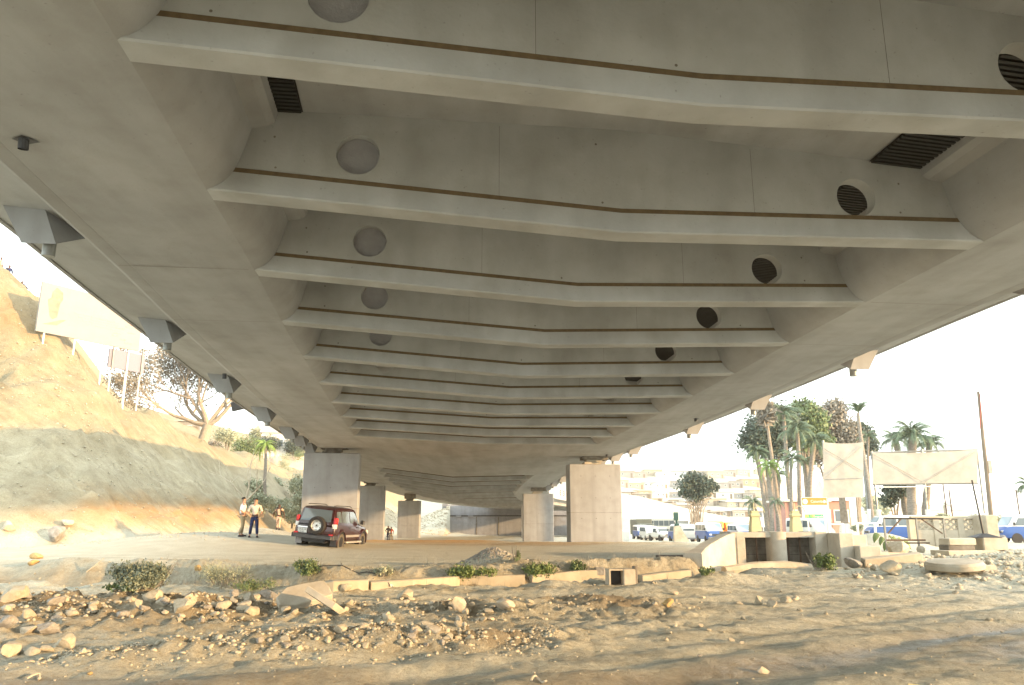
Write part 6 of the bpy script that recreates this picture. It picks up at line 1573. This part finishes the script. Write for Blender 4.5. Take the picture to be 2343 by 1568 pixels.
# horizon buildings on the flat, right
for u, v, y, wm, hm, lab, mt in ((2110, 1160, 230, 26, 4.5, 'long pale low shed on the horizon right of the date palms', 'roofgrey'), (2230, 1165, 260, 20, 4.2, 'pale low building on the horizon between pole and pillar', 'white'), (2330, 1170, 250, 18, 4, 'low building on the horizon at the right edge', 'roofgrey')):
    p = at(u, 1196, y); z = G(p.x, y); b2 = empty('shed', (p.x, y, z)); tag(b2, lab, 'building'); mb = MB(); mb.box(-wm / 2, wm / 2, 0, 8, -1, hm); mb.build('wall', M['white'], b2); mb = MB(); mb.loft([[Vector((x, yy, zz)) for yy, zz in ((-.5, hm), (8.5, hm), (4, hm + 1.6))] for x in (-wm / 2 - .5, wm / 2 + .5)]); mb.build('roof', M[mt], b2)
    for k in range(4): mb = MB(); mb.box(-wm * .4 + k * wm * .25, -wm * .4 + k * wm * .25 + 1.2, -.05, .02, 1.2, 2.6); mb.build('window', M['glass'], b2)
# ================================================================ LEFT: HOARDINGS, HOUSE, WALL
A = at(82, 757, 50.5); B = at(318, 806, 57.0); B.z = A.z; hh = 3.45
d = (B - A); Wd = d.length; ang = math.atan2(d.y, d.x)
bb = empty('billboard', A, ang); tag(bb, 'big faded white billboard on tall thin posts on top of the cut slope', 'billboard')
mb = MB(); mb.bbox(0, Wd, 0, .15, 0, hh, .01); pn = mb.build('panel', M['billboard'], bb)
mb = MB(); mb.add([(.5, -.01, 2.3), (.75, -.01, 1.2), (.95, -.01, 1.0), (1.25, -.01, 1.2), (1.35, -.01, 2.2), (1.5, -.01, 2.5), (1.45, -.01, 3.0), (1.0, -.01, 3.25), (.75, -.01, 2.9), (.7, -.01, 2.45)], [tuple(range(10))]); mb.add([(.35, -.01, .55), (1.6, -.01, 1.1), (1.9, -.01, 1.15), (1.3, -.01, .65)], [(0, 1, 2, 3)]); mb.build('faded_figure_print', M['billbrown'], pn)
mb = MB(); rr = random.Random(2)
for k in range(4):
    x = Wd * .32 + (.3 * k)
    while x < Wd * .72:
        l_ = rr.uniform(.18, .5); z = 1.75 - k * .19; mb.box(x, x + l_, -.012, -.004, z, z + .08); x += l_ + .12
mb.build('faded_text_lines', M['print_grey'], pn)
mb = MB()
for k in range(8): x = Wd * .78 + rr.uniform(-.6, .6); z = .4 + k * .2; mb.box(x, x + rr.uniform(.3, .8), -.012, -.004, z, z + .09)
mb.build('faded_red_print', M['print_red'], pn)
for k, f in enumerate((.08, .36, .64, .9)):
    p = A.lerp(B, f); z = G(p.x, p.y); mb = MB(); mb.tube([(Wd * f, .1, z - A.z - .3), (Wd * f, .1, .1)], .06, 8); mb.build('post', M['white'], bb)
A2 = at(246, 845, 60); t = empty('billboard', A2, R(62)); tag(t, 'dark-backed smaller billboard seen behind the right end of the big faded one', 'billboard')
mb = MB(); mb.bbox(0, 3.2, 0, .12, .2, 1.7, .01); mb.build('panel', M['print_grey'], t)
for x in (.3, 1.6, 2.9):
    mb = MB(); mb.box(x - .05, x + .05, -.1, 0, 0, 2.2); mb.build('batten', M['steel'], t)
for x in (.3, 1.6, 2.9): mb = MB(); mb.tube([(x, .06, -3.4), (x, .06, .1)], .06, 6); mb.build('post', M['white'], t)
# rubble heap beside the figures
p = at(80, 626, 61); o = put_rock(p.x, 61, 1.6, 'rock', 'heap of brown earth clods at the crest right of the bending figure', None, .2, .1, (1.2, .7, .5)); o.location.z = G(p.x, 61) + .2
# hillside house with retaining wall
def house(p, w, dp, h, rz, label, wall_m, roof='flat', group=None, name='house', nwin=2, roofm='roofgrey'):
    t = empty(name, p, rz); tag(t, label, 'house', group)
    mb = MB(); mb.box(-w / 2, w / 2, 0, dp, -3, h); mb.build('wall', wall_m, t)
    mb = MB()
    if roof == 'flat': mb.box(-w / 2 - .25, w / 2 + .25, -.4, dp + .2, h + .003, h + .2)
    elif roof == 'mono': mb.loft([[Vector((x, -.5, h - .05)), Vector((x, dp + .2, h + .7)), Vector((x, dp + .2, h + .82)), Vector((x, -.5, h + .1))] for x in (-w / 2 - .3, w / 2 + .3)])
    else: mb.loft([[Vector((x, -.4, h)), Vector((x, dp / 2, h + dp * .32)), Vector((x, dp + .4, h))] for x in (-w / 2 - .3, w / 2 + .3)])
    mb.build('roof', M[roofm], t)
    for k in range(nwin):
        x = -w / 2 + w * (k + .7) / (nwin + .8); mb = MB(); mb.box(x - .45, x + .45, -.05, .02, h * .42, h * .76); f_ = mb.build('window', M['white'], t)
        mb = MB(); mb.box(x - .36, x + .36, -.07, -.052, h * .45, h * .73); mb.build('pane', M['glass'], f_)
    mb = MB(); mb.box(w * .36 - .45, w * .36 + .45, -.06, .02, 0, 2.05); mb.build('door', M['wood'], t)
    return t
pH = at(632, 1046, 150); house(pH, 6.0, 7, 4.6, R(12), 'white house with a pitched roof on the valley rim, left of the bridge', M['white'], 'gable', name='house', nwin=2)
pH = at(425, 1000, 150); house(pH, 5, 6, 3, R(5), 'pale flat house showing through the branches of the bare tree', M['billboard'], 'flat')
M['pinkstone'] = pmat('pinkish_masonry', (.58, .47, .40), .9, var=.2, scale=1)
Aw = at(548, 1064, 140); Bw = at(712, 1062, 150); mb = MB(); 
mb.loft([[p_ + Zu * -1.6, p_ + Vector((0, .6, 0)) + Zu * -1.6, p_ + Vector((0, .6, 0)) + Zu * 1.5, p_ + Zu * 1.5] for p_ in (Aw, Aw.lerp(Bw, .5), Bw)]); o = mb.build('retaining_wall', M['pinkstone']); tag(o, 'long pinkish retaining wall below the white house on the valley rim', 'wall')
# ================================================================ HILLSIDE HOUSES
def gpfar(u, v):
    d = at(u, v, 1.0); yy = np.arange(225, 640, 1.0); g = ground(d.x * yy, yy); k = np.argmax(d.z * yy < g); return float(d.x * yy[k]), float(yy[k])
M['hw1'] = pmat('sand_rendered_wall', (.44, .38, .30), .9, var=.12, scale=.5); M['hw2'] = pmat('grey_block_wall', (.33, .325, .32), .9, var=.12, scale=.5); M['hw3'] = pmat('tan_mud_wall', (.38, .29, .21), .9, var=.12, scale=.5); M['hw4'] = pmat('pale_blue_wall', (.42, .50, .58), .9, var=.1, scale=.5)
rr = random.Random(44)
ROWS = [(1092, 'top row', (1425, 1745, 40)), (1116, 'second row from the top', (1420, 1760, 34)), (1140, 'middle row', (1440, 1770, 31)), (1160, 'third row from the bottom', (1430, 1775, 29)), (1182, 'second row from the bottom', (1530, 1775, 30)), (1198, 'bottom row', (1560, 1780, 34))]
for v, rn, (u0, u1, du) in ROWS:
    u = u0 + rr.uniform(0, 10)
    while u < u1:
        x, y = gpfar(u, v + rr.uniform(-3, 3)); w = rr.uniform(5.5, 9.5)
        if y < 600:
            wm = rr.choice(['hw1', 'hw2', 'hw3', 'white', 'hw1', 'hw4' if rr.random() < .3 else 'hw2'])
            house((x, y, G(x, y) - .3), w * y / 380, 7, rr.uniform(2.7, 3.8) * y / 380, R(rr.uniform(-14, 14)), {'hw1': 'sand coloured', 'hw2': 'grey', 'hw3': 'brown', 'white': 'white', 'hw4': 'pale blue'}[wm] + ' box house in the %s of the hillside' % rn, M[wm], rr.choice(['flat', 'mono', 'flat']), 'houses on the hillside', nwin=rr.choice([1, 2, 2]))
        u += du * rr.uniform(.7, 1.25)
# ================================================================ HAZE
mb = MB(); mb.box(-950, 950, -80, 2650, -8, 48)
hb_ = mb.build('haze', []) if False else None
me_ = bpy.data.meshes.new('haze'); me_.from_pydata(mb.v, [], mb.f); hm_ = bpy.data.materials.new('haze_air'); hm_.use_nodes = True
hn = hm_.node_tree; hn.nodes.remove(hn.nodes['Principled BSDF']); pv = hn.nodes.new('ShaderNodeVolumePrincipled')
pv.inputs['Color'].default_value = (1.0, .975, .92, 1); pv.inputs['Density'].default_value = .00038; pv.inputs['Anisotropy'].default_value = .3
hn.links.new(pv.outputs[0], hn.nodes['Material Output'].inputs['Volume']); me_.materials.append(hm_)
o = bpy.data.objects.new('haze', me_); COL.objects.link(o); tag(o, 'pale dusty haze in the air', 'haze', kind='stuff')
scene.cycles.volume_bounces = 1
